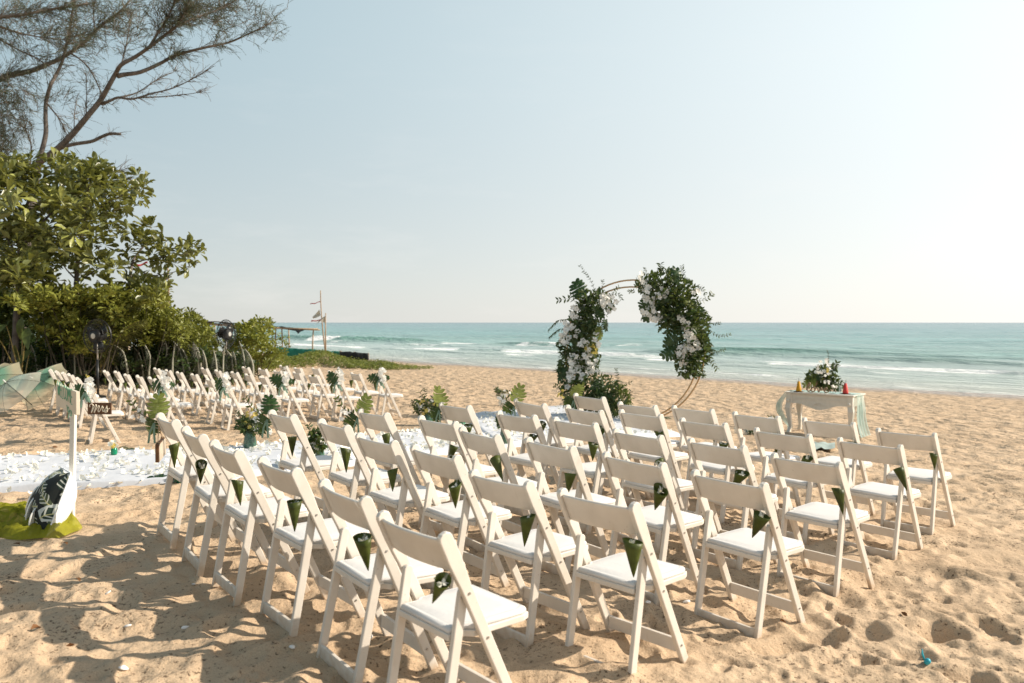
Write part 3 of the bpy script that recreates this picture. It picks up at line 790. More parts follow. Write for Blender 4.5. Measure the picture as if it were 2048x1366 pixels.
# ------------------------------------------------------------------ folding chairs
TOPY, TOPZ, FOOTY = -.17, .80, .19
def up_y(z): return TOPY + (FOOTY - TOPY) * (1 - z / TOPZ)
def board(pts, hw, cap=5, round_top=True):
    """outline in (y,z) of a board along pts with half widths hw"""
    pts = [Vector((0, y, z)) for y, z in pts]; n = len(pts); L = []; Rr = []
    for i, p in enumerate(pts):
        d = (pts[min(i + 1, n - 1)] - pts[max(i - 1, 0)]).normalized(); nn = Vector((0, d.z, -d.y))
        L.append(p + nn * hw[i]); Rr.append(p - nn * hw[i])
    top = []
    if round_top:
        d = (pts[0] - pts[1]).normalized(); nn = Vector((0, -d.z, d.y))
        for k in range(1, cap):
            a = math.pi * k / cap
            top.append(pts[0] + nn * math.cos(a) * hw[0] + d * math.sin(a) * hw[0] * .8)
    out = L[::-1] + (top if round_top else []) + Rr
    return [(p.y, p.z) for p in out]
def upright_mesh(side):
    zs = [.782, .70, .64, .60, .45, .2, 0.0]
    hw = [.028, .029, .026, .0225, .0215, .020, .019]
    b = MB(); b.extrude_x(board([(up_y(z), z) for z in zs], hw), .196 * side, .220 * side)
    return b.mesh('upright', M['chair'], bevel=.0045)
def rear_leg_mesh(side):
    b = MB(); P = [(-.0705, .570), (-.12, .30), (-.176, 0)]
    b.extrude_x(board(P, [.019, .019, .018]), .171 * side, .193 * side)
    return b.mesh('rear_leg', M['chair'], bevel=.004)
def backrest_mesh():
    v = []; nx, nz = 12, 6
    dirn = Vector((0, FOOTY - TOPY, -TOPZ)).normalized(); nrm = Vector((0, -TOPZ, -(FOOTY - TOPY))).normalized()
    top = Vector((0, TOPY, TOPZ))
    for sft in (0, 1):
        for i in range(nx + 1):
            u = -1 + 2 * i / nx; crown = 1 - u * u
            for k in range(nz + 1):
                s0 = .020 - .014 * crown; s1 = .150 - .012 * crown
                s = s0 + (s1 - s0) * k / nz
                p = top + dirn * s + nrm * (.004 + .022 * crown + (.013 if sft else 0))
                v.append((u * .1955, p.y, p.z))
    m_ = (nx + 1) * (nz + 1); f = []
    for i in range(nx):
        for k in range(nz):
            a = i * (nz + 1) + k; q = (a, a + 1, a + nz + 2, a + nz + 1)
            f.append(q); f.append(tuple(j + m_ for j in reversed(q)))
    for i in range(nx):
        for k in (0, nz):
            a = i * (nz + 1) + k; b_ = a + nz + 1; q = (a, b_, b_ + m_, a + m_); f.append(q if k == 0 else q[::-1])
    for k in range(nz):
        for i in (0, nx):
            a = i * (nz + 1) + k; q = (a, a + m_, a + 1 + m_, a + 1); f.append(q if i == 0 else q[::-1])
    me = mesh_np('backrest', v, f, M['chair'], True)
    bm = bmesh.new(); bm.from_mesh(me); bmesh.ops.recalc_face_normals(bm, faces=bm.faces[:])
    ed = [e for e in bm.edges if len(e.link_faces) == 2 and e.calc_face_angle(0) > 1.0]
    bmesh.ops.bevel(bm, geom=ed, offset=.004, segments=2, affect='EDGES', profile=.5); bm.to_mesh(me); bm.free()
    me.polygons.foreach_set('use_smooth', np.ones(len(me.polygons), bool))
    return me
SEAT = [(-.166, -.125), (.166, -.125), (.166, -.05), (.190, -.03), (.192, .20), (.175, .238), (-.175, .238), (-.192, .20), (-.190, -.03), (-.166, -.05)]
def slab(outline, z0, z1, inset=0.0, crown=0.0):
    b = MB(); n = len(outline)
    v = [(x, y, z0) for x, y in outline] + [(x, y, z1) for x, y in outline]
    f = [tuple(reversed(range(n))), tuple(range(n, 2 * n))] + [(i, (i + 1) % n, (i + 1) % n + n, i + n) for i in range(n)]
    return b.add(v, f)
def cushion_mesh():
    b = MB(); o = [(x * .965, .056 + (y - .056) * .965) for x, y in SEAT]; n = len(o)
    rings = [(1.0, .4275), (1.0, .438), (.975, .446), (.93, .4495), (.91, .4475), (.88, .450), (.6, .4535)]
    v = []
    for s, z in rings: v += [(x * s, .056 + (y - .056) * s, z) for x, y in o]
    f = [tuple(reversed(range(n)))]
    for r in range(len(rings) - 1):
        f += [(r * n + i, r * n + (i + 1) % n, (r + 1) * n + (i + 1) % n, (r + 1) * n + i) for i in range(n)]
    f.append(tuple(range((len(rings) - 1) * n, len(rings) * n)))
    b.add(v, f)
    return b.mesh('cushion', M['cushion'], True)
def rivets_mesh():
    b = MB()
    for s in (-1, 1):
        for y, z, x in ((up_y(.575), .575, .2205), (up_y(.40), .40, .2205), (-.082, .555, .1935), (up_y(.135), .135, .2205)):
            pts = [(s * (x - .002), y, z), (s * (x + .003), y, z)]
            b.tube(pts, .005, 8)
    return b.mesh('rivets', M['rivet'])
b = MB(); b.box(-.1705, .1705, -.179, -.163, .030, .088); REAR_STR = b.mesh('rear_stretcher', M['chair'], bevel=.003)
b = MB(); y0 = up_y(.13); b.box(-.1955, .1955, y0 - .009, y0 + .009, .100, .158); FRONT_STR = b.mesh('front_stretcher', M['chair'], bevel=.003)
CH = [('upright', upright_mesh(-1)), ('upright', upright_mesh(1)), ('rear_leg', rear_leg_mesh(-1)), ('rear_leg', rear_leg_mesh(1)), ('backrest', backrest_mesh()),
      ('seat_frame', slab(SEAT, .402, .427).mesh('seat_frame', M['chair'], bevel=.004)), ('seat_cushion', cushion_mesh()), ('rear_stretcher', REAR_STR), ('front_stretcher', FRONT_STR), ('rivets', rivets_mesh())]
# make sure every board's normals face outwards
for _, me in CH:
    bm = bmesh.new(); bm.from_mesh(me); bmesh.ops.recalc_face_normals(bm, faces=bm.faces[:]); bm.to_mesh(me); bm.free()

def cone_mesh(name, seed):
    rd = random.Random(seed); b = MB(); L = .185; r0 = .042; n = 22; turns = 2 * math.pi + 1.0
    v = []; f = []
    for i in range(n + 1):
        a = turns * i / n; rr = r0 * (1 + .06 * i / n)
        top = .012 * math.cos(a * 1.0 + .6) + .010 * (i / n)
        for k in range(6):
            s = k / 5
            q = .002 + (rr - .002) * s ** .92
            v.append((q * math.cos(a), q * math.sin(a), -L + (L + top) * s))
    for i in range(n):
        for k in range(5):
            a = i * 6 + k; f.append((a, a + 6, a + 7, a + 1))
    b.add(v, f)
    me = b.mesh(name, M['cone'], True, solid=.0012)
    return me
CONES = [cone_mesh('leaf_cone', s) for s in range(3)]
def petals_mesh(seed):
    rng = np.random.default_rng(seed); n = 9
    pos = rng.normal(size=(n, 3)) * np.array([.014, .014, .006]) + np.array([0, 0, -.012])
    return scatter('petals', *leaf_tpl(.7, -.2, .2, 2), pos, rotmats(n, rng), np.full(n, .035), M['petal'])
PETALS = [petals_mesh(s) for s in range(3)]
def ribbon_mesh():
    P = [(0, 0, -.005), (.004, .028, .05), (.008, .006, .10), (.010, -.018, .15), (.010, -.013, .162), (.010, .006, .158), (.010, .024, .12)]
    P = catmull(P, 3); v = []; f = []
    for i, p in enumerate(P):
        v += [(p.x - .008, p.y, p.z), (p.x + .008, p.y, p.z)]
    for i in range(len(P) - 1): f.append((2 * i, 2 * i + 1, 2 * i + 3, 2 * i + 2))
    return mesh_np('ribbon', v, f, M['sheer'], True)
RIBBON = ribbon_mesh()

ORD = ['', 'second', 'third', 'fourth', 'fifth', 'last']
ROWS = ['back row', 'fifth row', 'fourth row', 'third row', 'second row', 'front row']
def seat_word(j): return 'aisle seat' if j == 0 else ('outer end seat' if j == 5 else ORD[j] + ' seat from the aisle')
CHAIRS = {}
def make_chair(x, y, z, yaw, row, j, block):
    t = thing('folding_chair', f'white folding chair, {seat_word(j)} of the {row}, {block} block', 'chair', (x, y, z), 0, 'white folding chairs in rows')
    t.rotation_euler = (random.gauss(0, .012), random.gauss(0, .012), -yaw)
    for nm, me in CH:
        o = link(nm, me, t)
        if nm == 'rivets': o['kind'] = 'stuff'
    bpy.context.view_layer.update
    CHAIRS[(block, row, j)] = t
    # the leaf cone hanging on it
    side = 1 if block == 'right' else -1
    mt = Matrix.Translation((x, y, z)) @ t.rotation_euler.to_matrix().to_4x4()
    who = 'aisle chair' if j == 0 else ('outermost chair' if j == 5 else ORD[j] + ' chair from the aisle')
    lean = max(-.6, min(.6, random.gauss(0, .36))) + .03
    loc = Matrix.Translation((.203 * side, -.168, .645 + random.uniform(-.012, .012))) @ Euler((random.uniform(-.12, .22), lean, 0)).to_matrix().to_4x4()
    c = thing('leaf_cone', f'rolled green leaf cone hanging on the {who}, {row}, {block} block', 'leaf cone', group='leaf cones hung on the chairs')
    c.matrix_world = mt @ loc
    k = random.randrange(3)
    cs = random.uniform(.66, .82)
    link('cone', CONES[k], c, rot=(0, 0, random.uniform(0, 6.28)), scale=(cs * random.uniform(.9, 1.35), cs * random.uniform(.85, 1.1), cs * .95))
    link('petals', PETALS[k], c, (0, 0, -.008), scale=cs * .8)
    rb = link('ribbon', RIBBON, c); rb.rotation_euler = (0, -lean, 0)
    return t
NEAR = [[(-2.20, 5.04, 54.1), (-1.84, 4.56, 55.7), (-1.51, 4.18, 53.3), (-1.12, 3.78, 52.0), (-0.73, 3.30, 54.2), (-0.36, 2.86, 50.8)],
        [(-1.58, 5.45, 53.9), (-1.16, 5.11, 54.5), (-0.80, 4.63, 51.9), (-0.43, 4.31, 51.4), (-0.04, 3.74, 50.7), (0.37, 3.40, 48.3)],
        [(-0.99, 5.76, 54.3), (-0.53, 5.47, 50.3), (-0.22, 5.05, 55.9), (0.20, 4.71, 54.0), (0.66, 4.37, 51.1), (1.07, 3.95, 52.3)],
        [(-0.45, 6.37, 54.5), (0.04, 6.00, 50.8), (0.42, 5.68, 51.7), (0.83, 5.30, 53.4), (1.29, 5.02, 53.5), (1.73, 4.64, 51.5)],
        [(0.15, 6.86, 56.6), (0.59, 6.56, 54.1), (1.03, 6.41, 50.8), (1.45, 6.04, 54.0), (1.93, 5.69, 49.5), (2.41, 5.37, 50.3)],
        [(0.71, 7.49, 57.2), (1.11, 7.02, 52.1), (1.56, 6.88, 52.6), (1.99, 6.55, 52.1), (2.56, 6.43, 49.5), (3.01, 6.04, 49.4)]]
for i, row in enumerate(NEAR):
    for j, (x, y, yaw) in enumerate(row):
        z = CAM_Z - .7875 - .04605 * x + .01777 * y - TOPZ
        a = R(yaw)
        make_chair(x + .17 * math.sin(a), y + .17 * math.cos(a), z, a, ROWS[i], j, 'right')
LEFT = [[(98.7, 738), (111, 741), (125, 743.5), (135.5, 747), (155, 754), (176, 771)],
        [(210, 740), (230.4, 741.4), (250.4, 747), (271, 751), (296, 754), (322, 761)],
        [(308, 735.5), (330, 739), (355, 742.6), (382, 747), (411, 757), (441, 763.6)],
        [(403, 735), (429.5, 739.5), (463, 742.6), (490, 747.5), (521.5, 751.5), (557, 756)],
        [(485, 733), (517, 736.5), (549.5, 739.8), (584, 744), (618.5, 750), (662, 753)],
        [(559, 730.5), (589, 734.6), (625, 735.2), (656, 741), (701, 745), (750.3, 749)]]
for i, row in enumerate(LEFT):
    for j, (px, py) in enumerate(row):
        r = ray(px, py); dz = (.855, .90, .94, .94, .95, .95)[i]
        k = -dz / r.z; p = Vector((0, 0, CAM_Z)) + r * k
        a = R(57 + random.gauss(0, 1.5) + (6 if i == 5 and j == 5 else 0))
        hx, hy = math.sin(a), math.cos(a)
        x = p.x + .208 * hy + .17 * hx; y = p.y - .208 * hx + .17 * hy
        z = CAM_Z - dz - TOPZ
        make_chair(x, y, z, a, ROWS[i], 5 - j, 'left')

# ------------------------------------------------------------------ casuarina and sea almond on the left
rng = np.random.default_rng(11)
def path3(pts, d0, dj=.0, dend=None):
    """limb drawn through places of the view, each given its own depth"""
    out = []; n = len(pts)
    for i, (px, py) in enumerate(pts):
        d = d0 + ((dend - d0) * i / max(1, n - 1) if dend else 0) + (rng.normal() * dj if 0 < i < n - 1 else 0)
        out.append(at(px, py, d))
    return catmull(out, 4)
def taper(n, r0, r1): return [r0 + (r1 - r0) * (i / max(1, n - 1)) ** .8 for i in range(n)]

tree = thing('casuarina_tree', 'tall thin-leaved tree leaning out over the beach, dark limbs against the sky', 'tree', at(60, 745, 27))
T0 = tree.location.copy()
def loc(P): return [p - T0 for p in P]
CT = 27.0
limbs = [  # points, start depth, end depth, start radius, end radius, name
    ([(40, 690), (52, 560), (62, 440), (70, 360), (78, 325)], CT, CT, .18, .120, 'trunk'),
    ([(78, 325), (117, 296), (146, 267), (176, 231), (202, 199), (220, 167), (232, 146), (243, 129), (270, 114), (299, 94), (330, 70), (352, 53), (366, 30), (376, 6), (392, -40), (420, -110)], CT, CT - 2, .115, .022, 'limb'),
    ([(235, 152), (249, 149), (281, 144), (322, 126), (352, 110), (410, 95), (457, 85), (498, 67), (530, 52), (546, 40)], CT - .7, CT + 1, .085, .015, 'limb'),
    ([(204, 208), (221, 201), (237, 195), (264, 198), (300, 188), (346, 176), (390, 155), (428, 132)], CT - .4, CT - 2, .06, .008, 'limb'),
    ([(237, 195), (275, 185), (311, 161), (352, 141)], CT - .6, CT + 1, .035, .007, 'limb'),
    ([(281, 195), (331, 193), (378, 188), (410, 182)], CT - .9, CT - 1.5, .025, .006, 'limb'),
    ([(112, 300), (144, 289), (182, 283), (200, 275), (217, 268), (229, 267.5), (241, 268)], CT - .1, CT - 1, .065, .045, 'limb'),
    ([(76, 327), (91, 272), (91, 235), (92, 205), (100, 173), (112, 150), (123, 126), (132, 95), (138, 67), (143, 35), (148, 5), (152, -60)], CT + .2, CT + 1.5, .085, .03, 'limb'),
    ([(-30, 168), (0, 158), (18, 151), (64, 141), (96, 128), (126, 114), (164, 88), (190, 62), (214, 42), (243, 20), (268, -10)], CT + 2, CT + 3, .13, .03, 'limb'),
    ([(-20, 36), (0, 34), (47, 29), (97, 19), (132, 15), (176, 6)], CT - 2, CT - 1, .08, .02, 'limb'),
    ([(-10, 50), (0, 53), (29, 63), (73, 73), (129, 79), (150, 82)], CT - 2, CT + 1, .05, .012, 'limb'),
    ([(-10, 72), (0, 79), (44, 103), (66, 112), (88, 126)], CT + 1, CT, .045, .012, 'limb'),
    ([(299, 94), (318, 62), (338, 30), (352, -5)], CT - 1.2, CT - 2, .05, .02, 'limb'),
    ([(352, 53), (390, 36), (440, 18), (480, -4)], CT - 1.6, CT, .045, .015, 'limb'),
    ([(92, 205), (120, 240), (134, 270)], CT + .4, CT + 1, .03, .012, 'limb'),
    ([(140, 105), (168, 125), (186, 150), (203, 187)], CT + .8, CT, .03, .02, 'limb'),
    ([(60, 330), (62, 290), (52, 262), (48, 250)], CT + 1, CT, .03, .01, 'limb'),
    ([(243, 129), (250, 100), (258, 60), (262, 20)], CT - .8, CT + .6, .03, .012, 'limb'),
    ([(190, 62), (187, 30), (190, 0)], CT + 2.4, CT + 2, .03, .012, 'limb'),
    ([(172, 235), (173, 190), (172, 145)], CT - .2, CT - 1, .022, .008, 'limb'),
    ([(148, 262), (149, 230), (152, 200)], CT - .2, CT + .6, .02, .007, 'limb'),
    ([(112, 303), (150, 318), (190, 336), (215, 346), (252, 338)], CT, CT - 1, .026, .006, 'limb'),
    ([(186, 334), (215, 356), (240, 362), (264, 356)], CT - .4, CT - 1, .018, .005, 'limb'),
    ([(108, 312), (164, 325), (190, 332), (207, 360)], CT, CT - 1, .028, .008, 'limb')]
LP = []
for pts, d0, d1, r0, r1, nm in limbs:
    P = path3(pts, d0, .12, d1); LP.append((P, r0, r1, pts))
    b = MB(); b.tube(loc(P), taper(len(P), r0, r1), 8 if r0 > .1 else 6)
    o = b.obj(nm, M['bark'], tree, True)
# fine twigs and needles
tw = MB(); npos = []; ndir = []; nlen = []
def spray(p, d, n, ln, droop=.25, needles=True, dens=26):
    d = Vector(d).normalized()
    for _ in range(n):
        dd = (d + Vector(rng.normal(size=3)) * .55).normalized()
        P = [p.copy()]; q = p.copy(); L_ = ln * rng.uniform(.6, 1.2)
        for k in range(5):
            dd = (dd + Vector((rng.normal() * .12, rng.normal() * .12, rng.normal() * .10 - droop * .22))).normalized()
            q = q + dd * (L_ / 5); P.append(q.copy())
        tw.tube(loc(P), taper(6, .009, .004), 3, False)
        if needles:
            for _ in range(int(dens * L_ * .36)):
                k = rng.uniform(.15, 5); i = min(4, int(k)); pt = P[i].lerp(P[i + 1], k - i)
                v = (P[i + 1] - P[i]).normalized() + Vector(rng.normal(size=3)) * .55 + Vector((0, 0, -.25))
                npos.append(pt - T0); ndir.append(v); nlen.append(rng.uniform(.12, .30))
# (limb index, from fraction, sprays, twig length, needles per metre)
for li, f0, cnt, ln, dens in ((1, .55, 34, .9, 40), (2, .35, 34, .75, 40), (3, .35, 20, .55, 5), (4, .3, 12, .55, 7), (5, .3, 10, .45, 4), (7, .2, 34, .9, 26), (8, .08, 60, 1.0, 42), (9, .0, 40, 1.0, 36),
                              (10, .0, 26, .9, 32), (11, .0, 22, .9, 32), (12, .2, 26, .9, 48), (13, .2, 28, .9, 44), (14, .2, 8, .7, 24), (15, .2, 10, .6, 18), (16, .1, 10, .6, 14), (17, .1, 18, .7, 30),
                              (18, .2, 14, .8, 36), (19, .2, 9, .5, 18), (20, .2, 7, .5, 14), (21, .35, 16, .6, 0), (22, .1, 14, .55, 0), (23, .4, 12, .6, 0), (6, .2, 7, .5, 0), (1, .12, 14, .6, 5)):
    P = LP[li][0]; n = len(P)
    for _ in range(cnt):
        k = rng.uniform(f0, 1) * (n - 1); i = min(n - 2, int(k)); pt = P[i].lerp(P[i + 1], k - i)
        d = (P[i + 1] - P[i]).normalized()
        spray(pt, d + Vector((0, 0, .25)), 3, ln, .35, dens > 0, dens)
# the heavy mass of foliage at the edge of the view
for _ in range(150):
    px, py = rng.uniform(-70, 28), rng.uniform(150, 330)
    spray(at(px, py, CT + rng.uniform(-1, 3)), rng.normal(size=3), 3, .8, .4, True, 60)
for _ in range(40):
    px, py = rng.uniform(20, 60), rng.uniform(165, 260)
    spray(at(px, py, CT + rng.uniform(-1, 3)), rng.normal(size=3), 3, .7, .4, True, 30)
for (cx, cy, n_) in ((160, 62, 26), (140, 88, 18), (225, 62, 18), (330, 40, 30), (395, 40, 22), (440, 55, 14), (500, 45, 12), (520, 60, 8), (285, 75, 16), (60, 60, 24), (40, 20, 20), (260, 30, 16), (380, 15, 24), (455, 15, 18), (100, 210, 8), (115, 60, 12), (185, 195, 6)):
    for _ in range(n_):
        spray(at(cx + rng.normal() * 22, cy + rng.normal() * 16, CT + rng.uniform(-1.5, 2)), (.4, 0, .5), 2, .6, .3, True, 46)
tag(tw.obj('twigs', M['twig'], tree), kind='stuff')
npos = np.array(npos); ndir = np.array(ndir); n = len(npos)
FR = frames(ndir, rng.normal(size=(n, 3)))
sc3 = np.stack([rng.uniform(.009, .014, n), np.array(nlen), np.ones(n)], 1)
tag(link('needles', scatter('needles', *NEEDLE, npos, FR, sc3, M['needle'], False), tree), kind='stuff')
print('needles', n, 'twigs', len(tw.f))

def rosettes(centres, d, dj, nl, ln, spread, jitter=0.0):
    pos = []; dirs = []; ups = []; ls = []; cen = []
    for cx, cy in centres:
        c = at(cx, cy, d + rng.normal() * dj)
        for r_ in range(rng.integers(2, 4)):
            cc = c + Vector(rng.normal(size=3)) * spread
            ax = Vector((rng.normal() * .35, rng.normal() * .35, 1)).normalized()
            o1 = ax.orthogonal().normalized(); o2 = ax.cross(o1); cen.append(cc)
            for k in range(rng.integers(nl[0], nl[1])):
                a = rng.uniform(0, 6.283); el = rng.uniform(-.5, 1.15)
                v = (o1 * math.cos(a) + o2 * math.sin(a)) * math.cos(el) + ax * math.sin(el)
                pos.append(cc + v * .03); dirs.append(v); ups.append(ax + Vector(rng.normal(size=3)) * .35); ls.append(ln * rng.uniform(.65, 1.15))
    return np.array(pos), np.array(dirs), np.array(ups), np.array(ls), cen
AD = 20.0
al = thing('sea_almond_tree', 'broad-leaved tree with big glossy yellow-green leaves in tiers on the left', 'tree', at(150, 740, AD))
T0 = al.location.copy()
edge = [(294, 357), (272, 366), (248, 377), (228, 392), (286, 386), (209, 399), (261, 423), (246, 405), (189, 344), (154, 340), (130, 333), (97, 337), (66, 339), (13, 326), (40, 335), (180, 372), (163, 394), (141, 405), (187, 423), (167, 441),
        (228, 432), (253, 454), (220, 471), (207, 491), (189, 454), (294, 458), (308, 476), (281, 476), (264, 498), (292, 498), (325, 502), (360, 504), (380, 503), (378, 528), (351, 533), (321, 526), (303, 528), (248, 515), (204, 520), (180, 520),
        (154, 511), (123, 515), (140, 533), (167, 541), (198, 537), (220, 546), (253, 559), (286, 574), (312, 568), (338, 574), (325, 590), (220, 570), (302, 590), (270, 585), (240, 580), (13, 541), (40, 552), (66, 541), (88, 552), (20, 565), (60, 570), (100, 560)]
inner = [(rng.uniform(-70, 165), rng.uniform(332, 500)) for _ in range(96)] + [(rng.uniform(-70, 110), rng.uniform(500, 585)) for _ in range(34)] + [(rng.uniform(120, 235), rng.uniform(335, 430)) for _ in range(22)]
pos, dirs, ups, ls, cen = rosettes(edge, AD, .7, (9, 15), .31, .11)
p2, d2, u2, l2, c2 = rosettes(inner, AD + .3, 1.6, (9, 16), .32, .17)
pos = np.concatenate([pos, p2]) - np.array(T0); dirs = np.concatenate([dirs, d2]); ups = np.concatenate([ups, u2]); ls = np.concatenate([ls, l2])
FRM = frames(dirs, ups)
order = np.argsort(pos[:, 1] - .3 * pos[:, 2] + rng.normal(size=len(pos)) * .3)       # the ones nearest the beach
single = order[:300]; rest = order[300:]
lm = mesh_np('leaf', LEAF_OBOV[0], LEAF_OBOV[1], M['almond'], True)
for i in single:
    m4 = Matrix(FRM[i].tolist()).to_4x4(); m4.translation = Vector(pos[i])
    link('leaf', lm, al, mtx=m4 @ Matrix.Scale(ls[i], 4))
tag(link('leaves', scatter('leaves', *LEAF_OBOV, pos[rest], FRM[rest], ls[rest], M['almond']), al), kind='stuff')
stems = [([(30, 745), (33, 640), (36, 590), (38, 520), (45, 450), (60, 390), (66, 345)], .10, .03), ([(145, 745), (148, 640), (152, 590), (154, 540), (162, 480), (168, 440), (172, 400), (185, 350)], .085, .022),
         ([(255, 745), (250, 640), (258, 570), (264, 530), (270, 515), (290, 490), (310, 480)], .06, .018), ([(166, 462), (185, 455), (215, 447), (250, 450)], .025, .01), ([(168, 440), (185, 428), (215, 405), (245, 390), (290, 362)], .03, .01),
         ([(153, 560), (130, 535), (125, 515)], .022, .012), ([(153, 565), (185, 545), (200, 535)], .022, .012), ([(262, 528), (280, 522), (320, 515), (375, 508)], .02, .008), ([(264, 530), (300, 550), (345, 545), (378, 532)], .018, .007),
         ([(40, 500), (90, 440), (120, 400), (130, 340)], .04, .012), ([(38, 520), (10, 470), (-30, 420)], .04, .012), ([(170, 425), (150, 390), (140, 360)], .03, .01), ([(36, 590), (60, 570), (95, 556)], .025, .01)]
for k, (pts, r0, r1) in enumerate(stems):
    P = path3(pts, AD, .1, AD + rng.normal() * .3); b = MB(); b.tube(loc(P), taper(len(P), r0, r1), 6); b.obj('trunk' if k < 3 else 'limb', M['bark'], al, True)

# ------------------------------------------------------------------ shrubs, fronds and vines
def shrub(name, label, boxes, d, m, ln, dens, tplt=LEAF, group=None, mtwig=None, nl=(6, 11)):
    """boxes: ellipses (px, py, rx, ry) of the view filled with leaf whorls at depth d"""
    px = sum(b_[0] for b_ in boxes) / len(boxes); base = at(px, 748, d)
    t = thing(name, label, 'shrub', base, 0, group); T = np.array(base)
    cs = []
    for (cx, cy, rx, ry) in boxes:
        for _ in range(int(rx * ry * dens / 100)):
            a = rng.uniform(0, 6.283); q = math.sqrt(rng.uniform(.05, 1))
            cs.append((cx + rx * q * math.cos(a), cy + ry * q * math.sin(a)))
    pos, dirs, ups, ls, cen = rosettes(cs, d, .55, nl, ln, .07)
    tag(link('foliage', scatter('foliage', *tplt, pos - T, frames(dirs, ups), ls, m), t), kind='stuff')
    b = MB()
    for c in cen[::22]:
        f = Vector((base.x + (c.x - base.x) * .5 + rng.normal() * .1, c.y + rng.normal() * .15, base.z)); mid = f.lerp(c, .6) + Vector(rng.normal(size=3)) * .08
        b.tube([f - base, mid - base, c - base], [.016, .010, .005], 4, False)
    tag(b.obj('stems', mtwig or M['stem'], t), kind='stuff')
    return t
SG = 'shrubs along the back of the beach'
shrub('shrub', 'dark green shrub at the left edge behind the pale umbrellas', [(-20, 640, 60, 45), (40, 612, 40, 26)], 21.5, M['leaf_mid'], .22, 4.2, LEAF_OBOV, SG)
shrub('shrub', 'bright green whorled shrub left of the first black fan', [(115, 640, 42, 45), (150, 625, 34, 34), (120, 680, 30, 22)], 20.5, M['shrub'], .19, 4.8, LEAF_OBOV, SG)
shrub('shrub', 'leafy shrub behind the first black fan', [(215, 628, 36, 32), (240, 660, 30, 34), (200, 690, 30, 26)], 20.0, M['shrub'], .18, 4.8, LEAF_OBOV, SG)
shrub('shrub', 'tall green shrub between the two black fans', [(300, 625, 40, 34), (330, 660, 40, 30), (285, 665, 30, 26)], 21.5, M['shrub'], .17, 5.6, LEAF_OBOV, SG)
shrub('shrub', 'yellow-green shrub just left of the second black fan', [(375, 655, 34, 26), (400, 690, 36, 30), (350, 690, 30, 24)], 22.0, M['shrub'], .16, 5.6, LEAF_OBOV, SG)
shrub('shrub', 'pale-tipped shrub just right of the second black fan', [(500, 668, 28, 22), (525, 656, 26, 12), (520, 700, 30, 22), (480, 700, 26, 26)], 23.0, M['shrub'], .18, 4.6, LEAF_OBOV, SG)
shrub('shrub', 'low green shrub at the end of the planting beside the green net', [(545, 705, 26, 22), (520, 728, 40, 16), (450, 730, 40, 14)], 22.5, M['vine'], .13, 4.0, LEAF_OBOV, SG)
shrub('shrub', 'sunlit whorled shrub under the broad-leaved tree, above the first fan', [(70, 600, 50, 20), (160, 596, 50, 18), (235, 604, 36, 20), (300, 600, 30, 18)], 19.2, M['shrub'], .20, 4.2, LEAF_OBOV, SG)
shrub('shrub', 'sunlit leafy shrub directly below the first fan head', [(130, 655, 44, 28), (170, 690, 36, 20), (235, 650, 36, 26)], 19.3, M['shrub'], .17, 3.6, LEAF_OBOV, SG)
shrub('shrub', 'wide yellow-green shrub above the bent fronds between the fans', [(290, 640, 36, 24), (330, 650, 44, 32), (385, 668, 36, 24), (300, 672, 40, 18)], 20.2, M['shrub'], .15, 4.4, LEAF_OBOV, SG)
shrub('shrub', 'low dark leaf layer standing for shade around the feet of the bent fronds', [(90, 722, 60, 26), (190, 728, 60, 22), (290, 724, 60, 24), (390, 728, 60, 20), (470, 730, 40, 16)], 20.6, M['leaf_dark'], .13, 8.0, LEAF, SG)  # dark leaves laid behind the fronds in place of black shade
shrub('shrub', 'dark leaf layer put in for the gloom behind the left chairs', [(60, 715, 70, 34), (190, 722, 70, 28), (320, 725, 70, 24), (400, 730, 40, 18)], 22.8, M['leaf_dark'], .20, 9.0, LEAF_OBOV, SG)  # backing layer whose dark leaf colour carries the near-black shade
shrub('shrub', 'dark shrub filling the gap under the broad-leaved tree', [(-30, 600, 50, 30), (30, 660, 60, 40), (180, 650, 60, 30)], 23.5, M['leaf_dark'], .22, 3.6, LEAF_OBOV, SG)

def frond(t, P, leaflet, m, mr, width=.014, droop=.5, nleaf=34, side=0):
    """one feather leaf: rachis and two rows of leaflets"""
    fr = MB(); n = len(P); o = P[0]
    fr.tube([p - t.location for p in P], taper(n, width, width * .3), 5, False)
    lf = MB()
    for k in range(nleaf):
        s = .12 + .86 * k / (nleaf - 1); q = s * (n - 1); i = min(n - 2, int(q)); p = P[i].lerp(P[i + 1], q - i)
        d = (P[i + 1] - P[i]).normalized(); sd = d.cross(Vector((0, 0, 1)))
        if sd.length < .1: sd = Vector((1, 0, 0))
        sd.normalize(); L_ = leaflet * math.sin(math.pi * min(.97, .18 + s * .8)) * rng.uniform(.85, 1.1)
        for sg in (-1, 1):
            v = (sd * sg + d * .75 + Vector((0, 0, -droop)) + Vector(rng.normal(size=3)) * .08).normalized()
            wv = d * (.016 + .010 * L_); a = p - t.location; mid = a + v * L_ * .55 + Vector((0, 0, .02)); e = a + v * L_ + Vector((0, 0, -droop * .12))
            lf.add([a - wv * .5, a + wv * .5, mid + wv * .6, mid - wv * .6, e], [(0, 1, 2, 3), (3, 2, 4)])
    fo = fr.obj('frond', mr, t, True)
    tag(lf.obj('leaflets', m, fo, True), kind='stuff')
pl = thing('young_palm', 'young coconut palm with arching fronds behind the first black fan', 'palm', at(195, 748, 19.3))
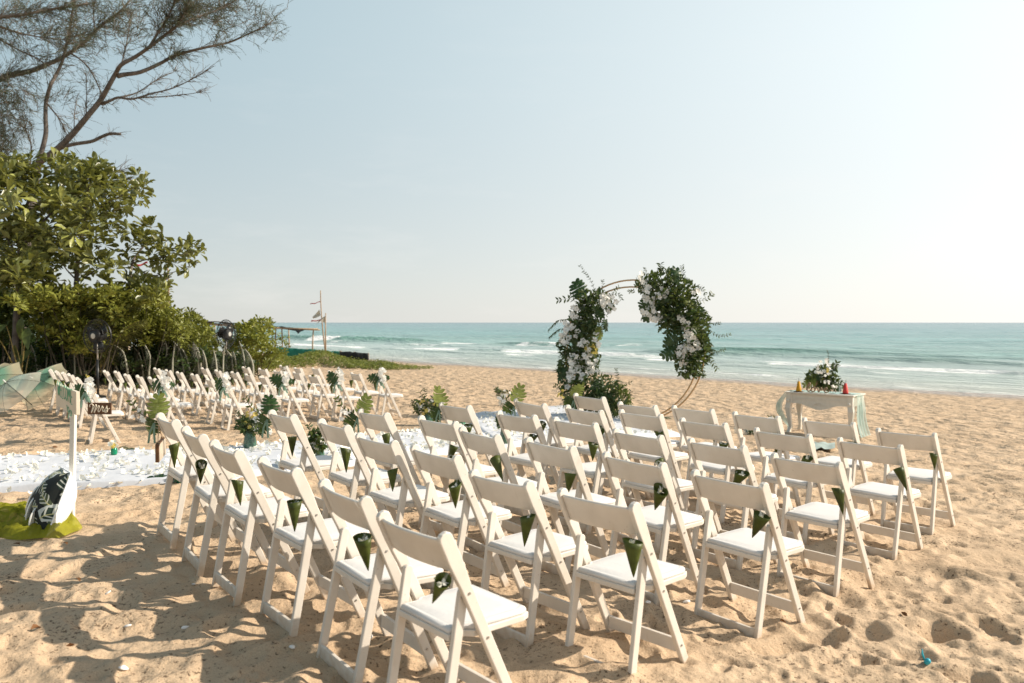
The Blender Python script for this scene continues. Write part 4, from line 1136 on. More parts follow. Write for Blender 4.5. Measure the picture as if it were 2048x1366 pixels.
for pts in ([(205, 745), (215, 690), (230, 640), (255, 618), (280, 612)], [(200, 745), (235, 700), (262, 672), (285, 685), (297, 708)], [(196, 745), (190, 660), (180, 600), (165, 575)], [(200, 745), (205, 660), (205, 605), (195, 560)], [(202, 745), (212, 650), (225, 590), (240, 572)], [(198, 745), (180, 690), (150, 655), (120, 650)], [(205, 745), (225, 690), (262, 650), (292, 640)]):
    frond(pl, path3(pts, 19.3, .05, 19.3 + rng.normal() * .4), .42, M['frond'], M['rachis'], .016, .55, 40)
lf_ = thing('broad_leaf_plant', 'clump of long-stalked broad leaves at the far left edge', 'plant', at(40, 750, 18.5))
for (sx, ex, ey, L_) in ((38, 12, 650, .5), (42, 55, 655, .55), (46, 30, 690, .45), (36, -10, 670, .5), (50, 62, 700, .5), (44, 45, 635, .5)):
    s = at(sx, 752, 18.5); e = at(ex, ey, 18.5 + rng.normal() * .3); mid = s.lerp(e, .6) + Vector((0, 0, .1)); P = catmull([s, mid, e], 4)
    b = MB(); b.tube([p - lf_.location for p in P], taper(len(P), .018, .008), 5); so = b.obj('stalk', M['rachis'], lf_, True)
    tip = Vector(((ex - sx) * .012 + rng.normal() * .3, rng.normal() * .3 - .3, -.55))
    b = MB(); v, f = leaf_tpl(.38, .35, .15, 6); b.add(v, f); me = b.mesh('blade', M['leaf_mid'], True)
    fr_ = frames(np.array([tip]), np.array([[0, -1, .6]]))[0]; m4 = Matrix(fr_.tolist()).to_4x4(); m4.translation = e - lf_.location
    link('blade', me, so, mtx=m4 @ Matrix.Scale(L_, 4))
# cut fronds planted as a windbreak, bent over
bent = [((113, 742), (106, 690), (98, 665)), ((150, 742), (148, 700), (140, 672)), ((236, 744), (222, 712), (203, 700)), ((255, 744), (247, 705), (228, 690)), ((286, 745), (280, 712), (268, 695)), ((298, 744), (300, 712), (290, 690)), ((326, 740), (334, 700), (327, 672)), ((345, 742), (346, 715), (350, 685)), ((368, 742), (360, 702), (347, 683)),
        ((380, 742), (372, 712), (360, 692)), ((398, 738), (392, 706), (376, 688)), ((402, 735), (398, 705), (386, 684)), ((414, 742), (411, 718), (405, 700)), ((434, 745), (431, 716), (427, 700)), ((446, 742), (447, 712), (450, 690)), ((466, 738), (462, 712), (452, 700)), ((474, 742), (470, 716), (466, 702)), ((490, 735), (486, 706), (478, 682)), ((506, 732), (500, 712), (490, 698)), ((170, 745), (172, 712), (165, 690)), ((75, 745), (70, 710), (62, 690)), ((92, 745), (94, 705), (90, 680))]
bent.sort(key=lambda q: q[0][0]); bent = bent[:11] + bent[:10:-1]
for k, pts in enumerate(bent):
    d = 19.6 + rng.normal() * .3; P = path3([(pts[0][0], 760)] + list(pts), d, .03)
    nth = ['first', 'second', 'third', 'fourth', 'fifth', 'sixth', 'seventh', 'eighth', 'ninth', 'tenth', 'eleventh'][k % 11]
    t = thing('palm_frond', f'grey bent palm frond behind the left chairs, {nth} from the ' + ('left' if k < 11 else 'right') + ' of the row', 'palm frond', P[0], 0, 'bent fronds planted as a windbreak')
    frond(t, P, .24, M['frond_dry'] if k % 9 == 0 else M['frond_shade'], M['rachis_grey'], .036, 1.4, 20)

# creeping vines over the low mound
vt = np.array(at(640, 735, 27)); cs = []
topl = [(430, 728), (500, 716), (561, 709), (581, 716), (594, 711), (624, 702), (650, 700), (668, 707), (687, 714), (698, 718), (737, 722), (761, 722), (798, 728), (862, 736)]
botl = [(420, 742), (500, 742), (560, 737), (640, 734), (700, 738), (760, 741), (800, 741), (862, 738)]
gpx = np.linspace(415, 872, 60); gd = np.array([gp(x_, float(np.interp(x_, *zip(*botl)))).y for x_ in gpx])
def mound(px, s):
    yt = np.interp(px, *zip(*topl)); yb = np.interp(px, *zip(*botl)); q = math.sin(s * math.pi / 2)
    yt = yt + 5; return at(px, yb + (yt - yb) * q, float(np.interp(px, gpx, gd)) + 5.0 * s)
print('mound depth', gd[::10])
pp = []; dd = []; uu = []; ll = []
for _ in range(6200):
    px = rng.uniform(425, 862); s = rng.uniform(0.02, 1)
    if px > 790 and rng.uniform() < .6: continue
    p = mound(px, s) + Vector((0, 0, .06))
    for k in range(3):
        a = rng.uniform(0, 6.283); pp.append(np.array(p) + rng.normal(size=3) * .06); dd.append((math.cos(a), math.sin(a), rng.uniform(-.2, .7))); uu.append((rng.normal() * .4, rng.normal() * .4 - .3, 1)); ll.append(rng.uniform(.08, .15))
vine = link('beach_vines', scatter('beach_vines', *LEAF, np.array(pp) - vt, frames(np.array(dd), np.array(uu)), np.array(ll), M['vine']), loc=vt)
tag(vine, 'low green creeping vines spreading over the sand mound', 'vines', kind='stuff')
# the mound under them
mb = MB(); nx_ = 44; ny_ = 9
for i in range(nx_ + 1):
    px = 415 + (870 - 415) * i / nx_
    for k in range(ny_ + 1):
        p = mound(px, k / ny_); mb.v.append((p.x, p.y, p.z + rng.normal() * .02 - (.12 if k == 0 else 0)))
for i in range(nx_):
    for k in range(ny_):
        a = i * (ny_ + 1) + k; mb.f.append((a, a + ny_ + 1, a + ny_ + 2, a + 1))
for i in range(nx_ + 1):           # back slope down to the beach
    p = mb.v[i * (ny_ + 1) + ny_]; x2, y2 = p[0] * 1.14, p[1] * 1.14; mb.v.append((x2, y2, gz(x2, y2) - .15))
nb = (nx_ + 1) * (ny_ + 1)
for i in range(nx_): mb.f.append((i * (ny_ + 1) + ny_, (i + 1) * (ny_ + 1) + ny_, nb + i + 1, nb + i))
tag(mb.obj('sand_mound', M['sand'], None, True), kind='structure')

# ------------------------------------------------------------------ fisherman's shelter and flag poles
HD = 56.0
hut = thing('bamboo_shelter', 'bamboo pole shelter with torn black netting roof beyond the shrubs', 'shelter', at(560, 700, HD))
def hp(px, py, d=HD): return at(px, py, d) - hut.location
for (x0, y0, y1, d) in ((563.6, 655, 720, HD), (626.8, 659, 720, HD), (551.5, 657, 720, HD + 2), (417, 650, 720, HD + 1), (430, 652, 720, HD + 3), (577, 657, 715, HD + 2.5)):
    b = MB(); b.tube([hp(x0, y0, d), hp(x0 + rng.normal(), (y0 + y1) / 2, d), hp(x0 + rng.normal(), y1, d)], [.05, .055, .06], 6); b.obj('post', M['bamboo'], hut, True)
for (xa, ya, xb, yb, d) in ((404, 648, 640, 660, HD), (405, 646, 560, 656.5, HD + 2), (560, 656, 636, 658, HD - .05)):
    b = MB(); b.tube([hp(xa, ya, d), hp((xa + xb) / 2, (ya + yb) / 2 + .6, d), hp(xb, yb, d)], [.06, .065, .05], 6); b.obj('beam', M['bamboo'], hut, True)
rb = MB(); N = 24
for i in range(N + 1):
    px = 403 + (606 - 403) * i / N; y = np.interp(px, [403, 430, 480, 560, 606], [642, 643, 648, 654, 658]) + rng.normal() * .5
    for k in range(5):
        q = hp(px, y - 1.0 + k * 1.1 * (.6 + .4 * math.sin(i * 1.3)) + 0 * math.sin(k / 4 * math.pi) * .5 + rng.normal() * .3, HD + k * .55); rb.v.append(tuple(q))
for i in range(N):
    for k in range(4): a = i * 5 + k; rb.f.append((a, a + 5, a + 6, a + 1))
rb.obj('net_roof', M['net_black'], hut, True, solid=.03)
b = MB(); tri = [hp(566, 657.5), hp(612, 659), hp(601, 663.5, HD - .3), hp(596, 668, HD - .4), hp(592, 662, HD - .2)]
b.add(tri, [(0, 1, 2), (0, 2, 4), (4, 2, 3)]); b.obj('torn_net', M['net_black'], hut, solid=.01)
def net_wall(name, label, pts, d, m, cat='net fence'):
    """pts: (px, top, bottom) along a hung net"""
    t = thing(name, label, cat, at(pts[0][0], pts[0][2], d)); b = MB(); P = []
    xs = [p[0] for p in pts]
    n = 26
    for i in range(n + 1):
        px = xs[0] + (xs[-1] - xs[0]) * i / n; yt = np.interp(px, xs, [p[1] for p in pts]) + rng.normal() * .35; yb = np.interp(px, xs, [p[2] for p in pts])
        for k in range(4):
            b.v.append(tuple(at(px, yt + (yb - yt) * k / 3, d + rng.normal() * .04) - t.location))
    for i in range(n):
        for k in range(3): a = i * 4 + k; b.f.append((a, a + 4, a + 5, a + 1))
    b.obj('net', m, t, True, solid=.04)
    for i in (0, n // 2, n):
        px = xs[0] + (xs[-1] - xs[0]) * i / n; yt = np.interp(px, xs, [p[1] for p in pts]); yb = np.interp(px, xs, [p[2] for p in pts])
        q = MB(); q.tube([at(px, yt - 1.2, d + .1) - t.location, at(px, yb + 8, d + .1) - t.location], .04, 6); q.obj('stake', M['bamboo'], t, True)
    return t
net_wall('net_fence', 'bright green netting fence below the bamboo shelter', [(545, 694, 716), (600, 697, 716), (682, 703, 722)], HD - 1, M['net_green'])
net_wall('net_fence', 'black netting box standing at the seaward end of the green net', [(680, 702.5, 722), (700, 703.5, 722), (737, 707, 722)], HD - 1.6, M['net_black'])
bx = net_wall('net_fence', 'scrap of green netting showing through the shrubs by the second fan', [(402, 660, 672), (430, 660, 672)], HD + 1, M['net_green'])
bt = thing('blue_tarp', 'blue tarpaulin glimpsed through the shrubs at far left', 'tarpaulin', at(80, 655, 25.5))
b = MB(); b.add([at(66, 640, 25.5) - bt.location, at(94, 642, 25.5) - bt.location, at(93, 675, 25.3) - bt.location, at(80, 672, 25.3) - bt.location, at(80, 655, 25.2) - bt.location], [(0, 1, 4), (0, 4, 3), (4, 1, 2), (4, 2, 3)]); b.obj('sheet', M['net_blue'], bt, solid=.01)
def flag_strip(t, a, bb, w0, w1, d, m, nm='flag', wob=.06):
    b = MB(); n = 10
    for i in range(n + 1):
        s = i / n; c = at(a[0] + (bb[0] - a[0]) * s, a[1] + (bb[1] - a[1]) * s, d) - t.location
        c = c + Vector((0, wob * math.sin(s * 7), .5 * wob * math.sin(s * 9)))
        w = w0 + (w1 - w0) * s
        b.v += [tuple(c + Vector((0, 0, w / 2))), tuple(c - Vector((0, 0, w / 2)))]
    for i in range(n): b.f.append((2 * i, 2 * i + 1, 2 * i + 3, 2 * i + 2))
    b.obj(nm, m, t, True, solid=.006)
FD = 53.0
p1 = thing('flag_pole', 'tall bamboo pole with a red streamer and pale pennants', 'flag pole', at(651, 712, FD))
b = MB(); P = catmull([at(652, 715, FD), at(649, 690, FD), at(645, 655, FD), at(642, 615, FD), at(641, 581, FD)], 4); b.tube([p - p1.location for p in P], taper(len(P), .06, .035), 6); b.obj('pole', M['bamboo'], p1, True)
flag_strip(p1, (641, 603.5), (620, 608.5), .05, .06, FD, M['flag_red'], 'streamer')
b = MB(); q = [at(641, 631, FD), at(639, 619, FD), at(631, 628, FD + .1), at(625, 634, FD), at(626, 637, FD), at(634, 635, FD - .1)]; b.add([p - p1.location for p in q], [(0, 1, 2), (0, 2, 5), (5, 2, 3), (5, 3, 4)]); b.obj('pennant', M['flag_pale'], p1, solid=.01)
p2 = thing('flag_pole', 'shorter bamboo pole with a pink and pale pennant', 'flag pole', at(652, 712, FD - .4))
b = MB(); P = [at(651.5, 716, FD - .4), at(651, 670, FD - .4), at(651.3, 626, FD - .4)]; b.tube([p - p2.location for p in P], [.06, .05, .035], 6); b.obj('pole', M['bamboo'], p2, True)
b = MB(); q = [at(650, 632, FD - .4), at(650, 646, FD - .4), at(641, 642, FD - .5), at(632, 648, FD - .4), at(642, 637, FD - .3)]; b.add([p - p2.location for p in q], [(0, 4, 2, 1), (4, 3, 2)]); b.obj('pennant', M['flag_pale'], p2, solid=.01)
flag_strip(p2, (645, 639.5), (622, 642.5), .07, .10, FD - .45, M['flag_pink'], 'pink_pennant', .04)
p3 = thing('flag_pole', 'thin bent bamboo pole with red streamers behind the broad-leaved tree', 'flag pole', at(334, 720, 28))
b = MB(); P = catmull([at(338, 730, 28), at(337, 640, 28), at(337, 560, 28), at(334, 528, 28)], 4); b.tube([p - p3.location for p in P], taper(len(P), .05, .025), 6); b.obj('pole', M['bamboo'], p3, True)
flag_strip(p3, (295, 525), (268, 533), .07, .07, 28, M['flag_red'], 'streamer')
flag_strip(p3, (336, 556), (324, 560), .10, .06, 28, M['flag_pink'], 'streamer')

# ------------------------------------------------------------------ two pedestal fans
def fan(label, px, py, rpx, d, yaw, ground_py):
    c = at(px, py, d); Rr = rpx / F_PX * d; base = Vector((c.x, c.y, gz(c.x, c.y)))
    t = thing('pedestal_fan', label, 'fan', base, 0, 'black pedestal fans')
    hd = (c - base).z
    hx = Matrix.Rotation(-yaw, 4, 'Z')          # fan axis points along +y of the head before the turn
    def H(p): return hx @ Vector(p) + Vector((0, 0, hd))
    b = MB()
    prof = [(.10, .14), (.35, .15), (.70, .13), (.92, .07), (1.0, 0), (.92, -.07), (.6, -.10), (.25, -.11)]
    for r_, y_ in prof:
        ring = [H((Rr * r_ * math.cos(a), y_ * Rr * 2.0, Rr * r_ * math.sin(a))) for a in np.linspace(0, 2 * math.pi, 33)]
        b.tube(ring, .010 if r_ > .95 else .0042, 4, False)
    for k in range(40):
        a = 2 * math.pi * k / 40
        b.tube([H((Rr * r_ * math.cos(a + .25 * (1 - r_)), y_ * Rr * 2.0, Rr * r_ * math.sin(a + .25 * (1 - r_)))) for r_, y_ in prof], .0032, 3, False)
    tag(b.obj('cage', M['black'], t), kind='stuff')
    for k in range(3):
        a0 = 2 * math.pi * k / 3 + .4; v = []; n = 6
        for i in range(n + 1):
            s = i / n; r_ = Rr * (.16 + .68 * s); w = .45 + .42 * math.sin(math.pi * min(1, s * .8 + .15))
            for j in (-1, 0, 1): v.append(H((r_ * math.cos(a0 + j * w * .6), j * .035, r_ * math.sin(a0 + j * w * .6))))
        f = [(i * 3 + j, i * 3 + j + 1, i * 3 + j + 4, i * 3 + j + 3) for i in range(n) for j in (0, 1)]
        q = MB(); q.add(v, f); q.obj('blade', M['black'], t, True, solid=.004)
    q = MB(); n = 18
    for y_, r_ in ((-.55, .14), (-.50, .26), (-.16, .30), (-.10, .40), (.16, .43), (.27, .40), (.30, .28), (.32, .18)):
        q.v += [tuple(H((Rr * r_ * math.cos(2 * math.pi * j / n), y_ * Rr, Rr * r_ * math.sin(2 * math.pi * j / n)))) for j in range(n)]
    for i in range(7): q.f += [(i * n + j, i * n + (j + 1) % n, (i + 1) * n + (j + 1) % n, (i + 1) * n + j) for j in range(n)]
    q.f += [tuple(range(n)), tuple(range(7 * n, 8 * n))]; q.obj('motor', M['black'], t, True)
    q = MB(); q.v = [tuple(H((Rr * .16 * math.cos(2 * math.pi * j / n), .325 * Rr, Rr * .16 * math.sin(2 * math.pi * j / n)))) for j in range(n)] + [tuple(H((0, .33 * Rr, 0)))]
    q.f = [(j, (j + 1) % n, n) for j in range(n)]; q.obj('badge', M['badge'], t, True)
    q = MB(); q.tube([(0, 0, hd - Rr * .2), (0, 0, hd * .58)], .016, 8); q.obj('upper_pole', M['pole'], t, True)
    q = MB(); q.tube([(0, 0, hd * .62), (0, 0, .03)], .024, 8); q.obj('lower_pole', M['black'], t, True)
    q = MB(); q.lathe([(.25, .0), (.25, .02), (.20, .04), (.04, .06), (.03, .10)], 20); q.obj('base', M['black'], t, True)
    return t
fan('black pedestal fan facing the camera, behind the leftmost chairs', 194.5, 672, 34, 17.2, R(197), 748)
fan('black pedestal fan turned to the sea, right of the bent fronds', 452, 668, 28.5, 20.0, R(106), 745)

# ------------------------------------------------------------------ translucent umbrellas lying open at the left
def umbrella(label, px, py, d, axis, rad_, mname, spin=0.0, sh=.62):
    c = at(px, py, d); t = thing('open_umbrella', label, 'umbrella', c, 0, 'translucent umbrellas on the sand')
    ax = Vector(axis).normalized()                     # from the tip down the shaft
    o1 = ax.orthogonal().normalized(); o2 = ax.cross(o1); n = 8
    def S(r_, a): return (o1 * math.cos(a) + o2 * math.sin(a)) * rad_ * r_ + ax * rad_ * (.50 * r_ ** 1.9)
    for k in range(n):
        a0 = spin + 2 * math.pi * k / n; a1 = spin + 2 * math.pi * (k + 1) / n; v = []; f = []; rr = []
        for i in range(7):
            r_ = i / 6
            for j in range(4):
                s = j / 3; p = S(r_, a0).lerp(S(r_, a1), s); p = p - ax * .05 * rad_ * r_ * math.sin(math.pi * s) * -1; p = p * (1 - .05 * r_ * math.sin(math.pi * s))
                v.append(tuple(p)); rr.append(r_)
        for i in range(6):
            for j in range(3): a = i * 4 + j; f.append((a, a + 1, a + 5, a + 4))
        me = mesh_np('panel', v, f, M[mname], True); at2 = me.attributes.new('rad', 'FLOAT', 'POINT'); at2.data.foreach_set('value', np.array(rr, np.float32))
        link('panel', me, t)
        q = MB(); q.tube([S(r_, a0) * .995 for r_ in np.linspace(.02, 1.03, 8)], .0035, 4); q.obj('rib', M['rib'], t, True)
        q = MB(); q.tube([ax * rad_ * sh * .75, S(.55, a0)], .003, 4); q.obj('strut', M['rib'], t, True)
    q = MB(); q.tube([ax * -.02, ax * rad_ * sh * 1.9], .007, 6); q.obj('shaft', M['rib'], t, True)
    q = MB(); q.tube([ax * -.07, ax * .01], .009, 8); q.obj('tip', M['chrome'], t, True)
    return t
umbrella('mint and cream umbrella lying open beside the leftmost chairs', 66, 757, 14.6, (.42, .72, -.62), .52, 'umb_mint', .3)
umbrella('clear pale umbrella lying open in front of the mint one', 12, 765, 13.6, (.42, .55, -.72), .50, 'umb_clear', .1)
umbrella('green-edged umbrella cut off by the left edge of the picture', -22, 756, 15.5, (.3, .75, -.5), .54, 'umb_mint', .5)

# ------------------------------------------------------------------ aisle runner and altar cloth
FE = [gp(*p, .055) for p in RUN_FAR[:7]]; NE = [gp(*p, .055) for p in RUN_NEAR[:7]] 
NE[6] = gp(1010, 887, .055)
def cloth(name, label, A, B, na=24, nb=10, lift=.0):
    """draped over a low platform between two edges, hanging to the sand all round"""
    A = catmull(A, 9); B = catmull(B, 9); nb = 18; na = len(A) - 1; v = []; f = []
    for i in range(na + 1):
        for k in range(nb + 1):
            s = k / nb; p = A[i].lerp(B[i], s); wr = .008 * math.sin(i * 1.7 + k * .6) * (.3 + rng.uniform()) + .006 * rng.normal()
            wr += .026 * (float(fbm(np.array(p.x / .40), np.array(p.y / .30), 201, 3)) - .5) * math.sin(math.pi * min(.97, max(.03, s))) ** .5; v.append((p.x, p.y, gz(p.x, p.y) + .055 + lift + wr))
    for i in range(na):
        for k in range(nb): a = i * (nb + 1) + k; f.append((a, a + nb + 1, a + nb + 2, a + 1))
    # skirt
    loop = [i * (nb + 1) for i in range(na + 1)] + [na * (nb + 1) + k for k in range(1, nb + 1)] + [i * (nb + 1) + nb for i in range(na - 1, -1, -1)] + [k for k in range(nb - 1, 0, -1)]
    cen = sum((Vector(v[i]) for i in loop), Vector()) / len(loop); st = len(v); n = len(loop)
    for q, i in enumerate(loop):
        p = Vector(v[i]); o = (p - cen); 
        e = (Vector(v[loop[(q + 1) % n]]) - Vector(v[loop[q - 1]])); o = Vector((e.y, -e.x, 0))
        if o.length < 1e-6: o = Vector((1, 0, 0))
        o.normalize()
        if o.dot(p - cen) < 0 and abs(o.dot((p - cen).normalized())) > .2: o = -o
        w_ = .012 + .014 * math.sin(q * 1.3) + .006 * rng.normal()
        v.append((p.x + o.x * .012, p.y + o.y * .012, p.z - .012)); v.append((p.x + o.x * (.03 + w_), p.y + o.y * (.03 + w_), p.z - .085))
    for q in range(n):
        i0, i1 = loop[q], loop[(q + 1) % n]; a, b_ = st + 2 * q, st + 2 * ((q + 1) % n)
        f += [(i0, i1, b_, a), (a, b_, b_ + 1, a + 1)]
    me = mesh_np(name, v, f, M['cloth'], True)
    bm = bmesh.new(); bm.from_mesh(me); bmesh.ops.recalc_face_normals(bm, faces=bm.faces[:]); bm.to_mesh(me); bm.free()
    return tag(link(name, me), label, 'cloth')
cloth('aisle_runner', 'long white cloth aisle runner strewn with blossoms across the sand', FE, NE)
AL = [gp(930, 831, .06), gp(945, 826, .06), gp(1040, 817, .06), gp(1172, 809, .06)]; AR = [gp(1005, 887.5, .06), gp(1128, 873.5, .06), gp(1240, 872, .06), gp(1358, 866, .06)]
cloth('altar_cloth', 'wide white cloth under the flower arch at the end of the aisle', AL, AR, lift=.006)

BL = [blossom_mesh('blossom', M['petal'], .040, 5, .55, s) for s in range(4)]
def on_cloth(u, s, E0=FE, E1=NE):
    q = u * (len(E0) - 1); i = min(len(E0) - 2, int(q)); f_ = q - i
    a = E0[i].lerp(E0[i + 1], f_); b_ = E1[i].lerp(E1[i + 1], f_); p = a.lerp(b_, s); return Vector((p.x, p.y, gz(p.x, p.y) + .075))
cnt = 0; bp = []
for _ in range(2600):
    u = rng.uniform(.12, 1); s = rng.uniform(.03, .97)
    w_ = .25 + .75 * (abs(s - .5) * 2) ** 1.2
    if rng.uniform() > w_ * (1.0 if fbm(np.array(u * 26), np.array(s * 4), 77, 2) > .47 else .35): continue
    bp.append(on_cloth(u, s))
bp += [gp(rng.uniform(0, 420), np.nan_to_num(0) + 0, .0) if False else None for _ in range(0)]
bp.sort(key=lambda p: p.y)
for (px, py) in [(20, 984), (60, 990), (78, 986), (160, 976), (178, 974), (225, 972), (240, 970), (285, 967), (500, 968), (505, 975), (640, 905), (1110, 884), (1150, 882)]:
    p = gp(px, py, .02); p.z = sz(p.x, p.y) + .03; bp.insert(0, p)
NB = 290
for k, p in enumerate(bp[:NB]):
    o = link('blossom', BL[k % 4], None, p, (rng.normal() * .7, rng.normal() * .7, rng.uniform(0, 6.28)), rng.uniform(.5, .92))
    tag(o, 'loose white blossom strewn along the white aisle cloth', 'blossom', 'blossoms strewn on the aisle')
rest = np.array([tuple(p) for p in bp[NB:]] + [tuple(AL[0].lerp(AL[-1], a_).lerp(AR[0].lerp(AR[-1], a_), b_) + Vector((0, 0, .02))) for a_, b_ in rng.uniform(.02, .98, size=(420, 2))])
bv = [tuple(v.co) for v in BL[0].vertices]; bf = [tuple(p.vertices) for p in BL[0].polygons]
tag(link('scattered_blossoms', scatter('scattered_blossoms', bv, bf, rest, frames(rng.normal(size=(len(rest), 3)), np.tile([[0, 0, 1.]], (len(rest), 1)) + rng.normal(size=(len(rest), 3)) * .6), rng.uniform(.6, 1.0, len(rest)), M['petal'])), 'white blossoms thickly scattered over the altar cloth', 'blossoms', kind='stuff')

# ------------------------------------------------------------------ flower helpers
def clump(t, ell, d, m, ln, dj=.14, tpl=LEAF, dens=1.0, nm='leaves', single=0, lm=None, bias=(0, -.5, .2)):
    pos = []
    for (cx, cy, rx, ry) in ell:
        for _ in range(int(rx * ry * dens * .35)):
            a = rng.uniform(0, 6.283); q = rng.uniform(0, 1) ** .5
            pos.append(at(cx + rx * q * math.cos(a), cy + ry * q * math.sin(a), (d(cx + rx * q * math.cos(a)) if callable(d) else d) + rng.normal() * dj) - t.location)
    pos = np.array([tuple(p) for p in pos]); n = len(pos)
    cen = pos.mean(0); dirs = (pos - cen) * .6 + rng.normal(size=(n, 3)) * .55 + np.array(bias) * .4; ups = rng.normal(size=(n, 3)) * .6 + np.array([.1, -.6, .5])
    FRM = frames(dirs, ups); ls = rng.uniform(*ln, n); order = np.argsort(pos[:, 1] - ls * 2)
    if single:
        me = lm or mesh_np('leaf', tpl[0], tpl[1], m, True)
        for i in order[:single]:
            m4 = Matrix(FRM[i].tolist()).to_4x4(); m4.translation = Vector(pos[i]); link('leaf', me, t, mtx=m4 @ Matrix.Scale(ls[i], 4))
    r_ = order[single:]
    if len(r_): tag(link(nm, scatter(nm, *tpl, pos[r_], FRM[r_], ls[r_], m), t), kind='stuff')
def blooms(t, ell, d, meshes, n=None, dj=.05, sc_=1.0, nm='blossom'):
    for (cx, cy, rx, ry) in ell:
        for k in range(n or max(3, int(rx * ry / 17))):
            a = rng.uniform(0, 6.283); q = rng.uniform(0, 1) ** .5
            p = at(cx + rx * q * math.cos(a), cy + ry * q * math.sin(a), (d(cx) if callable(d) else d) + rng.normal() * dj) - t.location
            z = Vector((rng.normal() * .45, -1 + rng.normal() * .3, .25 + rng.normal() * .45)).normalized()
            o = link(nm, meshes[k % len(meshes)], t, p, z.to_track_quat('Z', 'Y').to_euler(), sc_ * rng.uniform(.8, 1.15))
def sprig(t, pts, d, m, ln, n=9, dj=.05, nm='sprig'):
    P = path3(pts, d, 0, d + rng.normal() * dj); b = MB(); b.tube([p - t.location for p in P], taper(len(P), .005, .002), 4, False); so = b.obj(nm, M['twig'], t)
    pos = []; dirs = []
    for k in range(n):
        q = (k + .6) / n * (len(P) - 1); i = min(len(P) - 2, int(q)); p = P[i].lerp(P[i + 1], q - i); dd = (P[i + 1] - P[i]).normalized()
        for sg in (-1, 1):
            pos.append(tuple(p - t.location)); v = dd * .7 + dd.cross(Vector((0, -1, 0))) * sg + Vector(rng.normal(size=3)) * .25; dirs.append(tuple(v))
    pos = np.array(pos); dirs = np.array(dirs)
    tag(link('leaflets', scatter('leaflets', *LEAF, pos, frames(dirs, rng.normal(size=pos.shape) * .5 + np.array([0, -.8, .4])), rng.uniform(ln * .7, ln * 1.1, len(pos)), m), so), kind='stuff')
MON = [monstera_mesh('monstera_leaf', M['monstera'], 1.0, 6, s) for s in range(4)]
MONP = [monstera_mesh('monstera_leaf', M['monstera_pale'], 1.0, 6, s + 5) for s in range(4)]
def monstera(t, px, py, size, d, tip, face=(0, -1, .35), pale=False, k=0, nm='monstera_leaf'):
    """petiole end at (px, py), pointing along tip = (dx, dy) of the view"""
    p = at(px, py, d) - t.location; y = Vector((tip[0], (rng.normal() * .15), -tip[1])).normalized()
    fr_ = frames(np.array([tuple(y)]), np.array([face], float))[0]
    m4 = Matrix(fr_.tolist()).to_4x4(); m4.translation = p
    return link(nm, (MONP if pale else MON)[k % 4], t, mtx=m4 @ Matrix.Scale(size, 4))
ORC = [blossom_mesh('blossom', M['orchid'], .046, 5, .30, s + 10) for s in range(4)]
YEL = [blossom_mesh('yellow_blossom', M['yellow'], .040, 5, .6, s + 20) for s in range(2)]

# ------------------------------------------------------------------ round flower arch
AC = gp(1266, 842); ADP = AC.y
pm = F_PX / ADP; RR = 141 / pm
arch = thing('flower_arch', 'round double-hoop arch of copper rings covered in leaves and white orchids', 'arch', (AC.x, AC.y, gz(AC.x, AC.y)))
na_ = R(22); e1 = Vector((math.cos(na_), -math.sin(na_), 0)); nrm_ = Vector((-math.sin(na_), -math.cos(na_), 0))
for k, (rr_, off) in enumerate(((RR, .07), (RR * .955, -.14))):
    b = MB(); c = Vector((0, 0, rr_ + .0)) + nrm_ * off + e1 * (0 if k == 0 else -.09)
    b.tube([c + e1 * rr_ * math.cos(a) + Vector((0, 0, rr_ * math.sin(a))) for a in np.linspace(0, 2 * math.pi, 73)], .016, 8, False); b.obj('hoop', M['gold'], arch, True)
for a in (-.35, -.9, -1.57, -2.2, 1.45):
    b = MB(); b.tube([Vector((0, 0, RR)) + nrm_ * .07 + e1 * RR * math.cos(a) + Vector((0, 0, RR * math.sin(a))), Vector((0, 0, RR * .955)) - nrm_ * .14 - e1 * .09 + e1 * RR * .955 * math.cos(a) + Vector((0, 0, RR * .955 * math.sin(a)))], .010, 6); b.obj('brace', M['gold'], arch, True)
TAN = math.tan(na_)
def aD(px): return ADP - (px - 1266) / pm * TAN
LC = [(1195, 612, 34, 24), (1172, 640, 30, 36), (1156, 690, 34, 40), (1150, 740, 32, 40), (1160, 782, 36, 34), (1188, 806, 46, 26), (1225, 806, 34, 28), (1212, 775, 34, 24), (1182, 596, 28, 16), (1178, 720, 22, 40), (1170, 670, 24, 40)]
RC = [(1294, 572, 24, 22), (1330, 563, 32, 24), (1356, 586, 34, 28), (1326, 612, 38, 32), (1362, 630, 40, 36), (1392, 650, 26, 34), (1380, 690, 32, 38), (1368, 720, 24, 32), (1398, 700, 22, 34), (1388, 738, 16, 16), (1340, 648, 26, 24)]
clump(arch, LC + RC, lambda x: aD(x) - .12, M['leaf_dark'], (.07, .13), .18, LEAF, .74, 'leaves', 180)
clump(arch, LC + RC, lambda x: aD(x) - .22, M['leaf_mid'], (.05, .10), .12, LEAF, .42, 'pale_leaves', 120)
